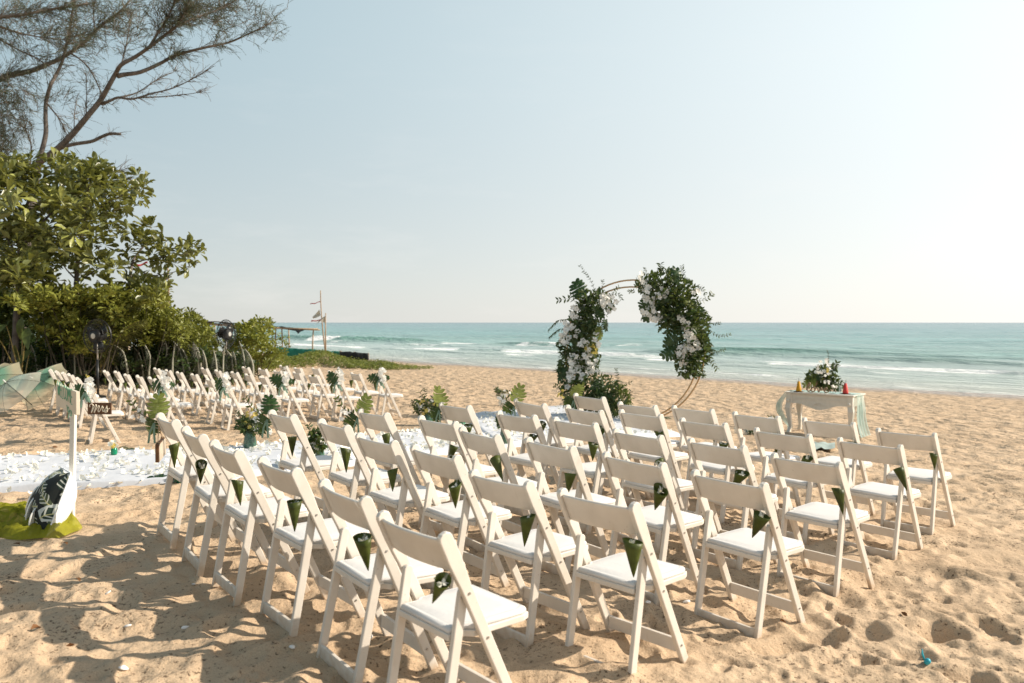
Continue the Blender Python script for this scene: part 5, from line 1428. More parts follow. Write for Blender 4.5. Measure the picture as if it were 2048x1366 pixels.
for (pts, ln, n) in (([(1192, 590), (1182, 562), (1170, 545), (1160, 531)], .05, 12), ([(1200, 600), (1206, 575), (1205, 560)], .06, 7), ([(1215, 598), (1228, 582), (1238, 574)], .06, 7), ([(1222, 590), (1238, 588), (1243, 600)], .06, 6), ([(1180, 605), (1160, 596), (1140, 590)], .08, 7), ([(1168, 612), (1140, 598), (1115, 601)], .09, 7),
                     ([(1300, 560), (1292, 545), (1290, 536)], .05, 7), ([(1325, 550), (1322, 538), (1321, 528)], .08, 7), ([(1360, 560), (1366, 545), (1364, 532)], .07, 8), ([(1270, 585), (1264, 580), (1258, 584)], .05, 5), ([(1390, 600), (1410, 600), (1426, 587)], .08, 7), ([(1395, 570), (1405, 578), (1412, 590)], .06, 6),
                     ([(1415, 660), (1440, 672), (1462, 668)], .05, 10), ([(1415, 695), (1432, 705), (1450, 698)], .05, 9), ([(1412, 640), (1430, 648), (1440, 646)], .05, 7), ([(1405, 715), (1422, 722), (1434, 738)], .08, 7), ([(1402, 730), (1408, 745), (1408, 755)], .06, 7), ([(1368, 735), (1372, 748), (1376, 755)], .07, 6),
                     ([(1225, 790), (1235, 760), (1232, 738)], .05, 10), ([(1235, 790), (1250, 770), (1262, 765)], .05, 8), ([(1130, 760), (1118, 768), (1108, 771)], .06, 6), ([(1130, 780), (1128, 800), (1140, 812)], .07, 8), ([(1250, 800), (1258, 792), (1262, 782)], .06, 7), ([(1148, 700), (1128, 705), (1122, 712)], .06, 7), ([(1345, 555), (1350, 545), (1345, 535)], .06, 7)):
    sprig(arch, pts, aD(pts[0][0]) - .15, M['leaf_dark'] if rng.uniform() < .6 else M['leaf_mid'], ln, n)
for k, (px, py, s, tip, f, pale) in enumerate(((1165, 590, .34, (-.5, -.85), (.1, -1, .2), 0), (1292, 600, .27, (-.3, .8), (-.4, -1, .3), 0), (1300, 615, .25, (-.2, 1), (-.5, -1, .2), 0), (1352, 672, .30, (-.7, .6), (-.2, -1, .3), 0), (1352, 700, .26, (-.8, .45), (0, -1, .4), 0), (1350, 565, .26, (.3, -.9), (.3, -1, .2), 0), (1385, 622, .27, (.25, .9), (.2, -1, .4), 0),
                                              (1195, 612, .24, (.35, .8), (.5, -1, .1), 0), (1198, 655, .22, (.3, .9), (.7, -1, .1), 1), (1210, 640, .20, (.2, 1), (.8, -1, .0), 0), (1385, 655, .24, (.9, .3), (.3, -1, .7), 1), (1370, 600, .22, (.9, .4), (.5, -1, .8), 1), (1330, 590, .28, (-.1, 1), (0, -1, .5), 0), (1130, 740, .22, (-.6, .7), (-.4, -1, .2), 0), (1195, 760, .28, (.5, .8), (.3, -1, .5), 0),
                                              (1150, 775, .2, (.1, .9), (0, -1, .3), 1), (1210, 800, .26, (.7, .6), (.3, -1, .5), 0), (1185, 640, .22, (.1, 1), (.3, -1, .3), 0))):
    monstera(arch, px, py, s * 1.12, aD(px) - .30 - .03 * (k % 3), tip, f, pale, k)
for pts in ([(1140, 640), (1120, 640), (1108, 648), (1096, 662)], [(1145, 660), (1122, 658), (1110, 665), (1098, 676)], [(1140, 672), (1126, 680), (1112, 690)], [(1135, 772), (1124, 780), (1120, 795)], [(1300, 612), (1290, 622), (1282, 640)], [(1145, 800), (1132, 802), (1126, 815)]):
    frond(arch, path3(pts, aD(pts[0][0]) - .12), .13, M['leaf_mid'], M['rachis'], .006, .3, 16)
blooms(arch, [(1216, 606, 16, 18), (1205, 596, 10, 10), (1148, 626, 9, 12), (1140, 648, 12, 16), (1130, 672, 11, 16), (1150, 660, 8, 14), (1168, 690, 10, 12), (1176, 704, 10, 12), (1150, 722, 13, 14), (1146, 735, 10, 14), (1182, 726, 12, 16), (1188, 740, 8, 10), (1165, 742, 16, 8), (1140, 762, 8, 16), (1168, 756, 9, 9), (1192, 675, 5, 8), (1196, 690, 4, 8),
               (1286, 556, 10, 10), (1290, 572, 9, 10), (1294, 588, 9, 10), (1300, 604, 10, 10), (1298, 622, 15, 12), (1308, 632, 12, 12), (1312, 644, 9, 8), (1324, 587, 12, 9), (1390, 584, 7, 9), (1368, 652, 11, 12), (1380, 668, 12, 12), (1386, 684, 11, 14), (1376, 692, 14, 12), (1370, 706, 12, 12), (1390, 700, 8, 10), (1358, 700, 8, 8), (1364, 722, 8, 10), (1362, 634, 5, 5), (1160, 795, 8, 8)], lambda x: aD(x) - .40, ORC, None, .05, 1.25)
blooms(arch, [(1184, 688, 8, 14), (1190, 700, 6, 8), (1176, 700, 5, 8)], lambda x: aD(x) - .40, YEL, 6, .04, .9, 'yellow_blossom')
clump(arch, [(1186, 694, 10, 18), (1162, 780, 6, 16), (1245, 782, 10, 12), (1255, 800, 8, 12)], lambda x: aD(x) - .36, M['monstera_pale'], (.06, .11), .04, LEAF, 1.0, 'yellow_leaves', 20)

# ------------------------------------------------------------------ altar table
TP = gp(1577, 864); TZ = gz(TP.x, TP.y)
fl = at(1573, 783, TP.y); TH = fl.z - TZ
def on_plane(px, py, z):
    r = ray(px, py); k = (z - CAM_Z) / r.z; return Vector((0, 0, CAM_Z)) + r * k
A_ = on_plane(1573, 783, TZ + TH); B_ = on_plane(1705, 791, TZ + TH)
ex = (B_ - A_); TW = ex.length; ex.normalize(); ey = Vector((-ex.y, ex.x, 0)); TD = .56
table = thing('console_table', 'cream carved console table with cabriole legs by the sea', 'table', (A_.x, A_.y, TZ))
table.rotation_euler = (0, 0, math.atan2(ex.y, ex.x))
def T3(x, y, z): return Vector((A_.x, A_.y, TZ)) + ex * x + ey * y + Vector((0, 0, z))
b = MB(); b.box(-.03, TW + .03, -.03, TD + .03, TH - .022, TH); b.obj('tabletop', M['table'], table, bevel=.006)
def apron(y0, y1, dep, name='apron', side=None):
    n = 24; top = TH - .024; v = []; f = []
    for i in range(n + 1):
        u = i / n; x = .05 + (TW - .10) * u; c = abs(u - .5) * 2
        drop = .185 + (dep * (math.cos(min(1, c / .72) * math.pi) * .5 + .5) if dep else 0)
        for y in (y0, y1): v += [(x, y, top), (x, y, top - drop)]
    for i in range(n):
        a = i * 4
        f += [(a, a + 1, a + 5, a + 4), (a + 2, a + 6, a + 7, a + 3), (a + 1, a + 3, a + 7, a + 5), (a, a + 4, a + 6, a + 2)]
    f += [(0, 2, 3, 1), (n * 4, n * 4 + 1, n * 4 + 3, n * 4 + 2)]
    b = MB(); b.add(v, f); return b.obj(name, M['table'], table)
ap = apron(.012, .034, .095)
apron(TD - .034, TD - .012, .0)
for x in (.012, TW - .034):
    b = MB(); b.box(x, x + .022, .05, TD - .05, TH - .209, TH - .024); b.obj('side_apron', M['table'], table, bevel=.003)
# mouldings and carved scroll on the front apron
b = MB(); b.box(.055, TW - .055, .002, .0115, TH - .125, TH - .112); b.box(.055, TW - .055, .002, .0115, TH - .052, TH - .040); b.obj('moulding', M['table'], ap, bevel=.002)
b = MB(); cx = TW / 2; cz = TH - .200
for sg in (-1, 1):
    b.tube([Vector((cx + sg * (.02 + .13 * t_), .008, cz + .022 * math.cos(t_ * 4.4) - .012 * t_)) for t_ in np.linspace(0, 1, 12)], taper(12, .010, .004), 5)
    b.tube([Vector((cx + sg * (.025 + .022 * math.cos(a)), .008, cz - .004 + .022 * math.sin(a))) for a in np.linspace(0, 5, 10)], taper(10, .008, .004), 5)
b.obj('carving', M['table'], ap, True)
for (lx, ly, sx, sy) in ((.0, .0, -1, -1), (TW, 0, 1, -1), (0, TD, -1, 1), (TW, TD, 1, 1)):
    b = MB(); secs = [(TH - .024, .052, 0), (TH - .20, .052, .0), (TH - .225, .048, .008), (TH - .30, .050, .020), (TH - .42, .038, .012), (TH - .58, .029, -.006), (.10, .025, -.010), (.045, .030, .004), (.0, .038, .014)]
    n = len(secs)
    for z, h, o in secs:
        cx = lx - sx * .045 + sx * o; cy = ly - sy * .045 + sy * o
        b.v += [(cx - h, cy - h, z), (cx + h, cy - h, z), (cx + h, cy + h, z), (cx - h, cy + h, z)]
    b.f = [(i * 4 + j, i * 4 + (j + 1) % 4, i * 4 + (j + 1) % 4 + 4, i * 4 + j + 4) for i in range(n - 1) for j in range(4)] + [(0, 3, 2, 1), tuple(range(n * 4 - 4, n * 4))]
    lg = b.obj('leg', M['table'], table, bevel=.007)
    q = MB(); q.lathe([(.004, .0), (.030, .004), (.026, .010), (.012, .014)], 10); me = q.mesh('rosette', M['table'], True)
    if sy < 0: link('rosette', me, lg, (lx - sx * .045, ly - .0435 + .045 - .0475, TH - .165), (R(90), 0, 0))

# mint runner: flat over the top, falling at both ends
mr_ = MB(); n = 30
def drape(x_of, z_of, y_of, n=26, k_=13, amp=.012, y0=.10, y1=TD - .08, fl=0.0):
    b = MB()
    for i in range(n + 1):
        s = i / n
        for k in range(k_ + 1):
            u = k / k_; y = y0 + (y1 - y0) * u; fold = amp * math.sin(u * 21 + .8 * math.sin(s * 3)) * min(1, s * 3)
            yy = y + (u - .5) * fl * s + y_of(s)
            b.v.append(tuple(T3(x_of(s) + fold, yy, z_of(s)) - table.location))
    for i in range(n):
        for k in range(k_): a = i * (k_ + 1) + k; b.f.append((a, a + k_ + 1, a + k_ + 2, a + 1))
    return b
tr = thing('table_runner', 'sheer mint green runner laid over the console table, trailing to the sand', 'table runner', table.location)
d_ = drape(lambda s: TW * s, lambda s: TH + .006 + .004 * math.sin(s * 40), lambda s: 0, 20, 13, .0); d_.obj('flat_cloth', M['mint_cloth'], tr, True, solid=.002)
d_ = drape(lambda s: TW + .045 + .02 * math.sin(s * 3) + .30 * max(0, s - .45) ** 1.6, lambda s: TH + .006 - (TH - .02) * min(1, s * 1.08) + .0, lambda s: -.02 * s, 26, 22, .028, .10, TD - .16, .18); d_.obj('right_fall', M['mint_sheer'], tr, True)
d_ = drape(lambda s: -.045 - .22 * math.sin(min(1, s * 1.1) * math.pi) - .02, lambda s: TH + .006 - (TH - .02) * s, lambda s: 0, 26, 18, .022, .16, TD - .12, -.10); d_.obj('left_fall', M['mint_sheer'], tr, True)
scp = gp(1640, 895); sw = MB(); 
sw_t = thing('fallen_cloth', 'mint and grey cloth lying on the sand behind the front row', 'cloth', gp(1600, 897))
for i in range(17):
    for k in range(6):
        p = gp(1560 + 110 * i / 16, 892 + 14 * k / 5); sw.v.append(tuple(Vector((p.x, p.y, sz(p.x, p.y) + .03 + .03 * abs(math.sin(i * 1.1 + k)) )) - sw_t.location))
for i in range(16):
    for k in range(5): a = i * 6 + k; sw.f.append((a, a + 6, a + 7, a + 1))
sw.obj('folds', M['grey_cloth'], sw_t, True)

def bottle(label, px, py, m_in):
    p = on_plane(px, py, TZ + TH + .012); t = thing('sand_bottle', label, 'bottle', p, 0, 'sand bottles on the console table')
    Hb = .185
    b = MB(); b.lathe([(.052, .002), (.050, .02), (.022, Hb), (.0, Hb)], 18); b.obj('coloured_sand', m_in, t, True)
    b = MB(); b.lathe([(.0235, Hb + .001), (.018, Hb + .02), (.017, Hb + .055), (.022, Hb + .062)], 18, cap=False); b.obj('glass', M['glass_clear'], t, True)
    q = thing('coaster', 'dark round wooden coaster under the ' + ('amber' if m_in is M['sand_amber'] else 'red') + ' sand bottle', 'coaster', p - Vector((0, 0, .006)))
    b = MB(); b.lathe([(.085, -.004), (.09, .0), (.088, .006)], 20); b.obj('disc', M['coaster'], q, True)
bottle('cone-shaped glass bottle filled with amber sand on the console table', 1597.5, 782.5, M['sand_amber'])
bottle('cone-shaped glass bottle filled with red sand on the console table', 1691, 787, M['sand_red'])
g = thing('drinking_glass', 'small clear glass between the wooden word and the red bottle', 'glass', on_plane(1681, 785, TZ + TH + .008)); b = MB(); b.lathe([(.022, 0), (.026, .01), (.030, .11)], 16, cap=False); b.obj('bowl', M['glass_clear'], g, True)
# the wooden word
lv = thing('love_sign', 'carved wooden word love standing on the console table', 'sign', on_plane(1638, 785.5, TZ + TH + .008))
LS = .0305
W_ = [(-7.6, 1.2), (-6.9, 2.6), (-5.6, 5.0), (-5.5, 6.3), (-6.2, 6.2), (-6.9, 4.0), (-7.0, 1.6), (-6.2, .4), (-5.0, 1.4), (-4.2, 3.0), (-3.2, 3.5), (-4.3, 3.2), (-4.6, 1.6), (-3.9, .4), (-2.8, .8), (-2.3, 2.2), (-2.9, 3.4), (-1.9, 2.8), (-.9, 3.3), (-.5, 2.0), (-.3, .5), (.6, 1.4), (1.1, 3.0), (1.4, 3.4), (1.7, 2.6), (2.6, 2.2), (3.6, 1.8), (4.6, 2.6), (4.5, 3.6), (3.6, 3.3), (3.2, 2.0), (3.7, .6), (4.9, .5), (6.2, 1.5), (7.2, 2.5)]
b = MB(); PP = [ex * (x * LS) + Vector((0, 0, z * LS * .86 + .004)) for x, z in W_]; PP = catmull(PP, 5)
b.tube([p - ey * .012 for p in PP], .0098, 6); b.tube([p + ey * .006 for p in PP], .0098, 6); b.obj('letters', M['driftwood'], lv, True)
# curled iron easel beside it
ez = thing('wire_ornament', 'small dark curled wire ornament right of the wooden word', 'ornament', on_plane(1666, 785, TZ + TH + .008))
b = MB()
for sg in (-1, 1): b.tube([ex * (sg * (.02 + .03 * math.sin(t_ * 2.6))) + Vector((0, 0, .005 + .03 * t_ + .02 * math.cos(t_ * 5))) for t_ in np.linspace(0, 1, 9)], .004, 5)
b.tube([Vector((0, 0, .0)), Vector((0, 0, .11))], .004, 5); b.obj('wire', M['black'], ez)
tf = thing('table_flowers', 'arrangement of white orchids and green leaves on the console table', 'flower arrangement', on_plane(1650, 778, TZ + TH + .008)); FDp = tf.location.y
b = MB(); b.lathe([(.05, 0), (.09, .03), (.11, .10), (.105, .12)], 18); b.obj('bowl', M['leaf_dark'], tf, True)
b = MB(); b.tube([Vector((-.22, -.05, .05)), Vector((-.15, -.05, .18)), Vector((-.02, -.02, .20)), Vector((.04, 0, .1))], [.022, .028, .028, .02], 7); b.obj('driftwood', M['driftwood'], tf, True)
TF = [(1640, 752, 18, 16), (1660, 760, 18, 14), (1625, 756, 12, 12), (1672, 768, 12, 14), (1650, 768, 24, 12), (1645, 740, 10, 10), (1666, 738, 8, 8)]
clump(tf, TF, FDp, M['leaf_dark'], (.07, .13), .06, LEAF, .7, 'leaves', 40); clump(tf, TF, FDp - .05, M['leaf_mid'], (.05, .09), .05, LEAF, .4, 'pale_leaves', 20)
blooms(tf, [(1640, 727, 7, 7), (1651, 724, 6, 7), (1634, 738, 8, 9), (1630, 745, 6, 6), (1656, 736, 6, 9), (1655, 748, 6, 10), (1653, 765, 5, 12), (1668, 772, 6, 5), (1645, 743, 4, 5)], FDp - .21, ORC, None, .03, .80)
blooms(tf, [(1657, 741, 4, 5)], FDp - .24, YEL, 5, .02, .7, 'yellow_blossom')
for k, (px, py, s, tip) in enumerate(((1628, 764, .22, (-.95, .25)), (1632, 760, .2, (-.9, -.3)), (1640, 758, .18, (-.6, -.7)), (1672, 770, .17, (.7, .6)))): monstera(tf, px, py, s, FDp - .10, tip, (0, -1, .4), k < 2, k)
sprig(tf, [(1654, 735), (1657, 718), (1655, 700)], FDp, M['leaf_mid'], .03, 9); sprig(tf, [(1662, 745), (1670, 732), (1674, 726)], FDp - .05, M['leaf_dark'], .08, 6)

# ------------------------------------------------------------------ vases along the aisle
def ribbed_vase(t, h, r, m):
    b = MB(); k = 28; prof = [(.78, 0), (.98, .06), (1.0, .3), (.86, .6), (.66, .86), (.62, .95), (.70, 1.0)]
    for pr, pz in prof: b.v += [((pr + .03 * math.cos(j * math.pi)) * r * math.cos(2 * math.pi * j / k), (pr + .03 * math.cos(j * math.pi)) * r * math.sin(2 * math.pi * j / k), pz * h) for j in range(k)]
    n = len(prof); b.f = [(i * k + j, i * k + (j + 1) % k, (i + 1) * k + (j + 1) % k, (i + 1) * k + j) for i in range(n - 1) for j in range(k)] + [tuple(reversed(range(k)))]
    return b.obj('glass', m, t, True)
def small_bottle(t, h, r, m):
    b = MB(); b.lathe([(r * .9, 0), (r, h * .06), (r, h * .5), (r * .8, h * .64), (r * .42, h * .72), (r * .42, h * .9), (r * .55, h)], 16); return b.obj('glass', m, t, True)
def vase(label, px, py, h, r, kind, ell, flow, yel=(), sprigs=(), cat='vase', lift=0):
    p = gp(px, py, lift); p.z = gz(p.x, p.y) + lift if lift else max(gz(p.x, p.y), sz(p.x, p.y) - .01); t = thing('flower_vase' if kind != 'bottle' else 'bud_bottle', label, cat, p, 0, 'flowers in glass along the aisle')
    if kind == 'bottle': small_bottle(t, h, r, M['glass_teal'])
    elif kind == 'clear': ribbed_vase(t, h, r, M['glass_clear'])
    else: ribbed_vase(t, h, r, M['glass_green'])
    b = MB()
    for k in range(7): b.tube([Vector((rng.normal() * r * .2, rng.normal() * r * .2, .02)), Vector((rng.normal() * r * .3, rng.normal() * r * .3, h * 1.1))], .004, 4)
    b.obj('stems', M['leaf_mid'], t)
    d = p.y; s_ = F_PX / d
    if ell: clump(t, ell, d, M['leaf_dark'], (.05, .09), .06, LEAF, 1.0, 'leaves', 14); clump(t, ell, d - .04, M['leaf_mid'], (.04, .07), .05, LEAF, .5, 'pale_leaves')
    if flow: blooms(t, flow, d - .07, ORC if kind != 'bottle' else BL, None, .03, .8)
    if yel: blooms(t, yel, d - .08, YEL, None, .03, .7, 'yellow_blossom')
    for sp_ in sprigs: sprig(t, sp_, d - .02, M['leaf_dark'], .05, 7)
    return t
vase('tall ribbed green vase of white and yellow flowers on the far side of the runner', 500, 895, .21, .075, 'green', [(500, 852, 22, 14), (520, 858, 16, 10), (487, 846, 10, 12)], [(510, 845, 8, 9), (520, 835, 10, 12), (508, 858, 6, 4), (522, 858, 10, 5), (538, 860, 8, 4), (515, 820, 14, 10)], [(496, 850, 7, 11)], ([(490, 862), (480, 840), (472, 822)], [(512, 858), (530, 848), (540, 842)], [(500, 850), (515, 835), (530, 815)]), lift=.062)
vase('ribbed green vase seen under the aisle seat of the fifth row', 640, 942, .22, .062, 'green', [(636, 880, 16, 20), (630, 892, 14, 10), (645, 868, 8, 14)], [(634, 888, 7, 8), (640, 878, 5, 8)], (), ([(630, 885), (622, 865), (618, 850)], [(640, 880), (648, 862), (650, 848)]))
vase('small teal bottle with white buds on the far side near the word sign', 228, 909, .115, .034, 'bottle', [], [(221, 888, 5, 5), (231, 886, 6, 5)], [(224, 893, 3, 3)], lift=.062)
vase('small teal bottle on a dark leaf at the near edge of the runner', 362, 968, .12, .034, 'bottle', [], [(362, 941, 4, 3)])
vase('big loose white and green flowers in a vase beside the altar cloth', 856, 851, .22, .085, 'green', [(850, 818, 24, 12), (865, 808, 14, 12), (838, 810, 12, 10), (880, 818, 10, 10)], [(858, 826, 7, 9), (872, 815, 8, 7), (848, 812, 8, 7), (838, 815, 6, 8), (866, 800, 7, 6)], [(850, 824, 5, 8)], ([(850, 815), (849, 795), (851, 778)], [(836, 812), (826, 802), (822, 812)], [(862, 805), (868, 795), (880, 798)], [(872, 810), (878, 800), (885, 796)]))
vase('small teal bottle lying beside the altar cloth behind the fourth row', 926, 849, .13, .040, 'bottle', [], [(928, 833, 4, 3)], lift=.062)
vase('clear glass vase of pale flowers behind the altar cloth', 1004, 811, .26, .08, 'clear', [(1010, 788, 14, 8), (1000, 784, 8, 8), (1030, 786, 10, 8)], [(1015, 783, 8, 7), (1004, 786, 6, 6), (1036, 788, 6, 5)], (), ([(1000, 788), (995, 782), (994, 776)],))
vase('tall ribbed green vase between the fourth and third rows', 1008, 895, .26, .06, 'green', [(1000, 845, 8, 10), (1022, 852, 8, 8)], [(1020, 848, 4, 4)], [(1023, 854, 6, 7), (1028, 846, 4, 5)], ([(1002, 855), (996, 845), (997, 836)], [(1016, 840), (1022, 825), (1018, 812)]))
vase('small teal bottle on its side near the second row from the runner', 757, 925, .11, .035, 'bottle', [], [])
cv = vase('cluster of candle glasses and dark leaves at the foot of the console table', 1492, 869, .11, .05, 'clear', [(1512, 862, 16, 6), (1505, 866, 10, 5)], [(1543, 836, 4, 5)], (), ([(1530, 860), (1538, 845), (1540, 832)], [(1532, 858), (1548, 842), (1551, 834)]))
for dx in (-.14, .13):
    q = Vector((dx, .06, 0)); b = MB(); b.lathe([(.045, 0), (.045, .12 + .03 * dx)], 16, (q.x, q.y, 0), False); b.obj('glass', M['glass_clear'], cv, True)
def ground_leaf(label, px, py, size, tip, up=.25):
    p = gp(px, py); p.z = sz(p.x, p.y) + .03; t = thing('fallen_leaf', label, 'leaf', p, 0, 'big leaves laid on the sand')
    for k in range(2):
        a = math.atan2(tip[1], tip[0]) + k * 1.9; y = Vector((math.cos(a), math.sin(a), up + .1 * k)); fr_ = frames(np.array([tuple(y)]), np.array([[0, -.25, 1.]]))[0]; m4 = Matrix(fr_.tolist()).to_4x4()
        link('monstera_leaf', MON[k], t, mtx=m4 @ Matrix.Scale(size * (1 - .12 * k), 4))
ground_leaf('dark split leaf under the teal bottle at the near edge of the runner', 350, 966, .24, (-.9, -.3)); ground_leaf('dark split leaf behind the teal bottle on the far side of the runner', 240, 908, .26, (1, .1)); ground_leaf('dark split leaf beside the bottle near the altar cloth', 918, 850, .26, (.2, .5)); ground_leaf('dark split leaf by the vase in the fifth row gap', 770, 928, .22, (.8, .1)); ground_leaf('single green leaf on the altar cloth below the copper hoops', 1328, 838, .14, (1, .1))
ground_leaf('dark leaf at the foot of the console table', 1528, 868, .26, (.9, .2)); ground_leaf('green leaf at the near edge of the altar cloth between chairs', 1098, 884, .14, (.9, .1))

# ------------------------------------------------------------------ bouquets tied to the aisle chairs
RW = ['back row', 'fifth row', 'fourth row', 'third row', 'second row', 'front row']
def tied(label, px, py, d, spec, block):
    t = thing('aisle_bouquet', label, 'bouquet', at(px, py, d), 0, 'bouquets tied to the aisle chairs')
    return t
def chair_world(block, row, j, local):
    c = CHAIRS[(block, row, j)]; m4 = Matrix.Translation(c.location) @ c.rotation_euler.to_matrix().to_4x4(); return m4 @ Vector(local)
def to_px(p):
    v = Vector(p) - Vector((0, 0, CAM_Z)); dd = v.y * _cp - v.z * _sp; up_ = v.y * _sp + v.z * _cp
    return 1024 + F_PX * v.x / dd, 683 - F_PX * up_ / dd
for i, rw in enumerate(RW):
    # far block: dark split leaf, white orchids and a green bow on the right upright
    w_ = chair_world('left', rw, 0, (.20, -.20, .74)); px, py = to_px(w_); d = w_.y - .03
    t = tied(f'white orchid bouquet with dark split leaf on the aisle chair, {rw}, left block', px, py, d, None, 'left'); s_ = F_PX / d
    monstera(t, px - .02 * s_, py + .02 * s_, .21 + .03 * rng.uniform(), d - .01, (-.75, -.35 + .3 * rng.normal()), (-.1, -1, .25), False, i)
    if i % 2: monstera(t, px + .03 * s_, py, .14, d + .02, (.8, -.4), (.2, -1, .2), False, i + 1)
    blooms(t, [(px + .03 * s_, py - .10 * s_, .055 * s_, .09 * s_), (px + .045 * s_, py - .01 * s_, .05 * s_, .07 * s_)], d - .05, ORC, 15, .03, .78)
    blooms(t, [(px + .01 * s_, py - .20 * s_, .04 * s_, .05 * s_)], d - .02, YEL if i == 0 else ORC, 4, .02, .5, 'bud')
    sprig(t, [(px, py), (px + .01 * s_, py - .15 * s_), (px - .01 * s_, py - .28 * s_)], d, M['leaf_mid'], .035, 7)
    b = MB()
    for sg, L_ in ((-1, .20), (1, .16), (.3, .12)):
        P = catmull([Vector((0, -.03, 0)), Vector((sg * .04, -.05, -.07)), Vector((sg * .07 + .01, -.05, -L_))], 3); st = len(b.v)
        for k, q in enumerate(P): b.v += [(q.x - .014, q.y, q.z), (q.x + .014, q.y + .01, q.z)]
        b.f += [(st + 2 * k, st + 2 * k + 1, st + 2 * k + 3, st + 2 * k + 2) for k in range(len(P) - 1)]
    b.obj('bow', M['ribbon'], t, True)
    # near block: pale leaf standing up, darker leaf hanging, small buds on the left upright
    w_ = chair_world('right', rw, 0, (-.205, -.19, .76)); px, py = to_px(w_); d = w_.y + .03
    t = tied(f'pale and dark split leaves tied to the aisle chair, {rw}, right block', px, py, d, None, 'right'); s_ = F_PX / d
    monstera(t, px + .01 * s_, py - .02 * s_, .135 + .03 * rng.uniform(), d, (.15 + .25 * rng.normal(), -1), (.3 * rng.normal(), -1, .5), i not in (1,), i)
    monstera(t, px - .03 * s_, py + .0 * s_, .125, d - .01, (-.35 + .15 * rng.normal(), .8), (-.3, -1, .2), False, i)
    blooms(t, [(px - .10 * s_, py - .02 * s_, .06 * s_, .05 * s_)], d + .02, YEL if i % 2 else ORC, 5, .02, .42, 'bud')
    sprig(t, [(px - .02 * s_, py), (px - .11 * s_, py - .05 * s_), (px - .16 * s_, py - .13 * s_)], d + .01, M['leaf_mid'], .04, 6)
    b = MB()
    for sg in (-1, .4):
        P = [Vector((0, -.02, -.02)), Vector((sg * .02, -.04, -.08)), Vector((sg * .03, -.04, -.15))]; st = len(b.v)
        for q in P: b.v += [(q.x - .006, q.y, q.z), (q.x + .006, q.y + .006, q.z)]
        b.f += [(st, st + 1, st + 3, st + 2), (st + 2, st + 3, st + 5, st + 4)]
    b.obj('bow', M['ribbon'], t, True)

# ------------------------------------------------------------------ signs
def stroke(b, pts, r, o, ax, az, n=5, off=None):
    P = catmull([o + ax * x + az * z + (off or Vector()) for x, z in pts], n); b.tube(P, r, 5)
# "Mrs" on a brown plank hung on the back-row aisle chair of the left block
MSD = min(chair_world('left', 'back row', 0, q_).y for q_ in ((.24, -.2, .4), (.24, .2, .4), (.2, .26, .4))) - .06; mc = at(199.3, 817, MSD); ms_ = thing('mrs_sign', 'brown wooden plank lettered Mrs in cream script on the left block', 'sign', mc)
hw, hh = 23.4 / F_PX * MSD, 11.6 / F_PX * MSD
b = MB(); b.box(-hw, hw, -.011, .011, -hh, hh); b.obj('plank', M['wood'], ms_, bevel=.003)
b = MB(); S_ = hw / 33.0; Z = Vector((0, 0, 1)); X = Vector((1, 0, 0)); o = Vector((0, -.014, 0))
M_ = [(-25, 4), (-27, 8), (-24, 12), (-20, 13), (-17, 10), (-18, 2), (-22, -11), (-19, -6), (-13, 6), (-9, 11), (-8, 7), (-12, -4), (-14, -11), (-10, -4), (-4, 5), (-1, 8), (0, 4), (-3, -5), (-1, -9), (3, -5), (6, 1)]
R_ = [(5, -1), (8, 5), (9, 7), (9.5, 3), (12, 4), (10, -3), (11, -8), (14, -6), (18, 0)]
S2 = [(16, -3), (21, 5), (22, 7), (21.5, 3), (23, -3), (22, -9), (17, -10), (15.5, -7), (20, -6), (26, -1), (29, 1)]
for L_ in (M_, R_, S2): stroke(b, [(x * S_, z * S_) for x, z in L_], .0066, o, X, Z, 6)
b.obj('lettering', M['letter'], ms_, True)
b = MB()
for sg in (-1, 1): b.tube([Vector((sg * hw * .8, 0, hh)), Vector((sg * .04, .02, hh + .19))], .003, 4)
b.obj('twine', M['rope'], ms_)
# the matching plank seen edge-on at the near block
w_ = chair_world('right', 'back row', 0, (-.21, -.17, .74)); kd = w_.y
mr = thing('hanging_plank', 'brown plank hanging edge-on from the near aisle chair of the back row', 'sign', at(321, 899, kd - .02))
b = MB(); b.box(-.011, .011, -.17, .17, -.058, .058); o = b.obj('plank', M['wood'], mr, bevel=.003); o.rotation_euler = (0, 0, R(17))
b = MB(); b.box(.0112, .0135, -.165, .165, -.054, .054); o = b.obj('pale_face', M['wood_pale'], mr); o.rotation_euler = (0, 0, R(17))
top_ = w_ - mr.location; b = MB()
for y_ in (-.12, .12):
    q = Matrix.Rotation(R(17), 3, 'Z') @ Vector((0, y_, .056)); b.tube([q, top_ + Vector((0, 0, -.02))], .003, 4)
    b.tube([q + Vector((math.cos(a) * .012, 0, math.sin(a) * .012)) for a in np.linspace(0, 6.3, 9)], .003, 4)
b.obj('twine', M['rope'], mr)
# welcome board on a post
pb = gp(142, 1051); WD = pb.y
ws = thing('welcome_sign', 'pale board on a white post with mint green hand lettering', 'sign', (pb.x, pb.y, gz(pb.x, pb.y)))
ptop = at(147.5, 800, WD); q = ptop - ws.location
b = MB(); b.box(-.017, .017, -.017, .017, -.08, 0)
b = MB(); nseg = 2
for i, (c, h) in enumerate(((Vector((0, 0, -.10)), .017), (q + Vector((0, 0, 0)), .017))): b.v += [(c.x - h, c.y - h, c.z), (c.x + h, c.y - h, c.z), (c.x + h, c.y + h, c.z), (c.x - h, c.y + h, c.z)]
b.f = [(0, 1, 5, 4), (1, 2, 6, 5), (2, 3, 7, 6), (3, 0, 4, 7), (0, 3, 2, 1), (4, 5, 6, 7)]; b.obj('post', M['post'], ws, bevel=.003)
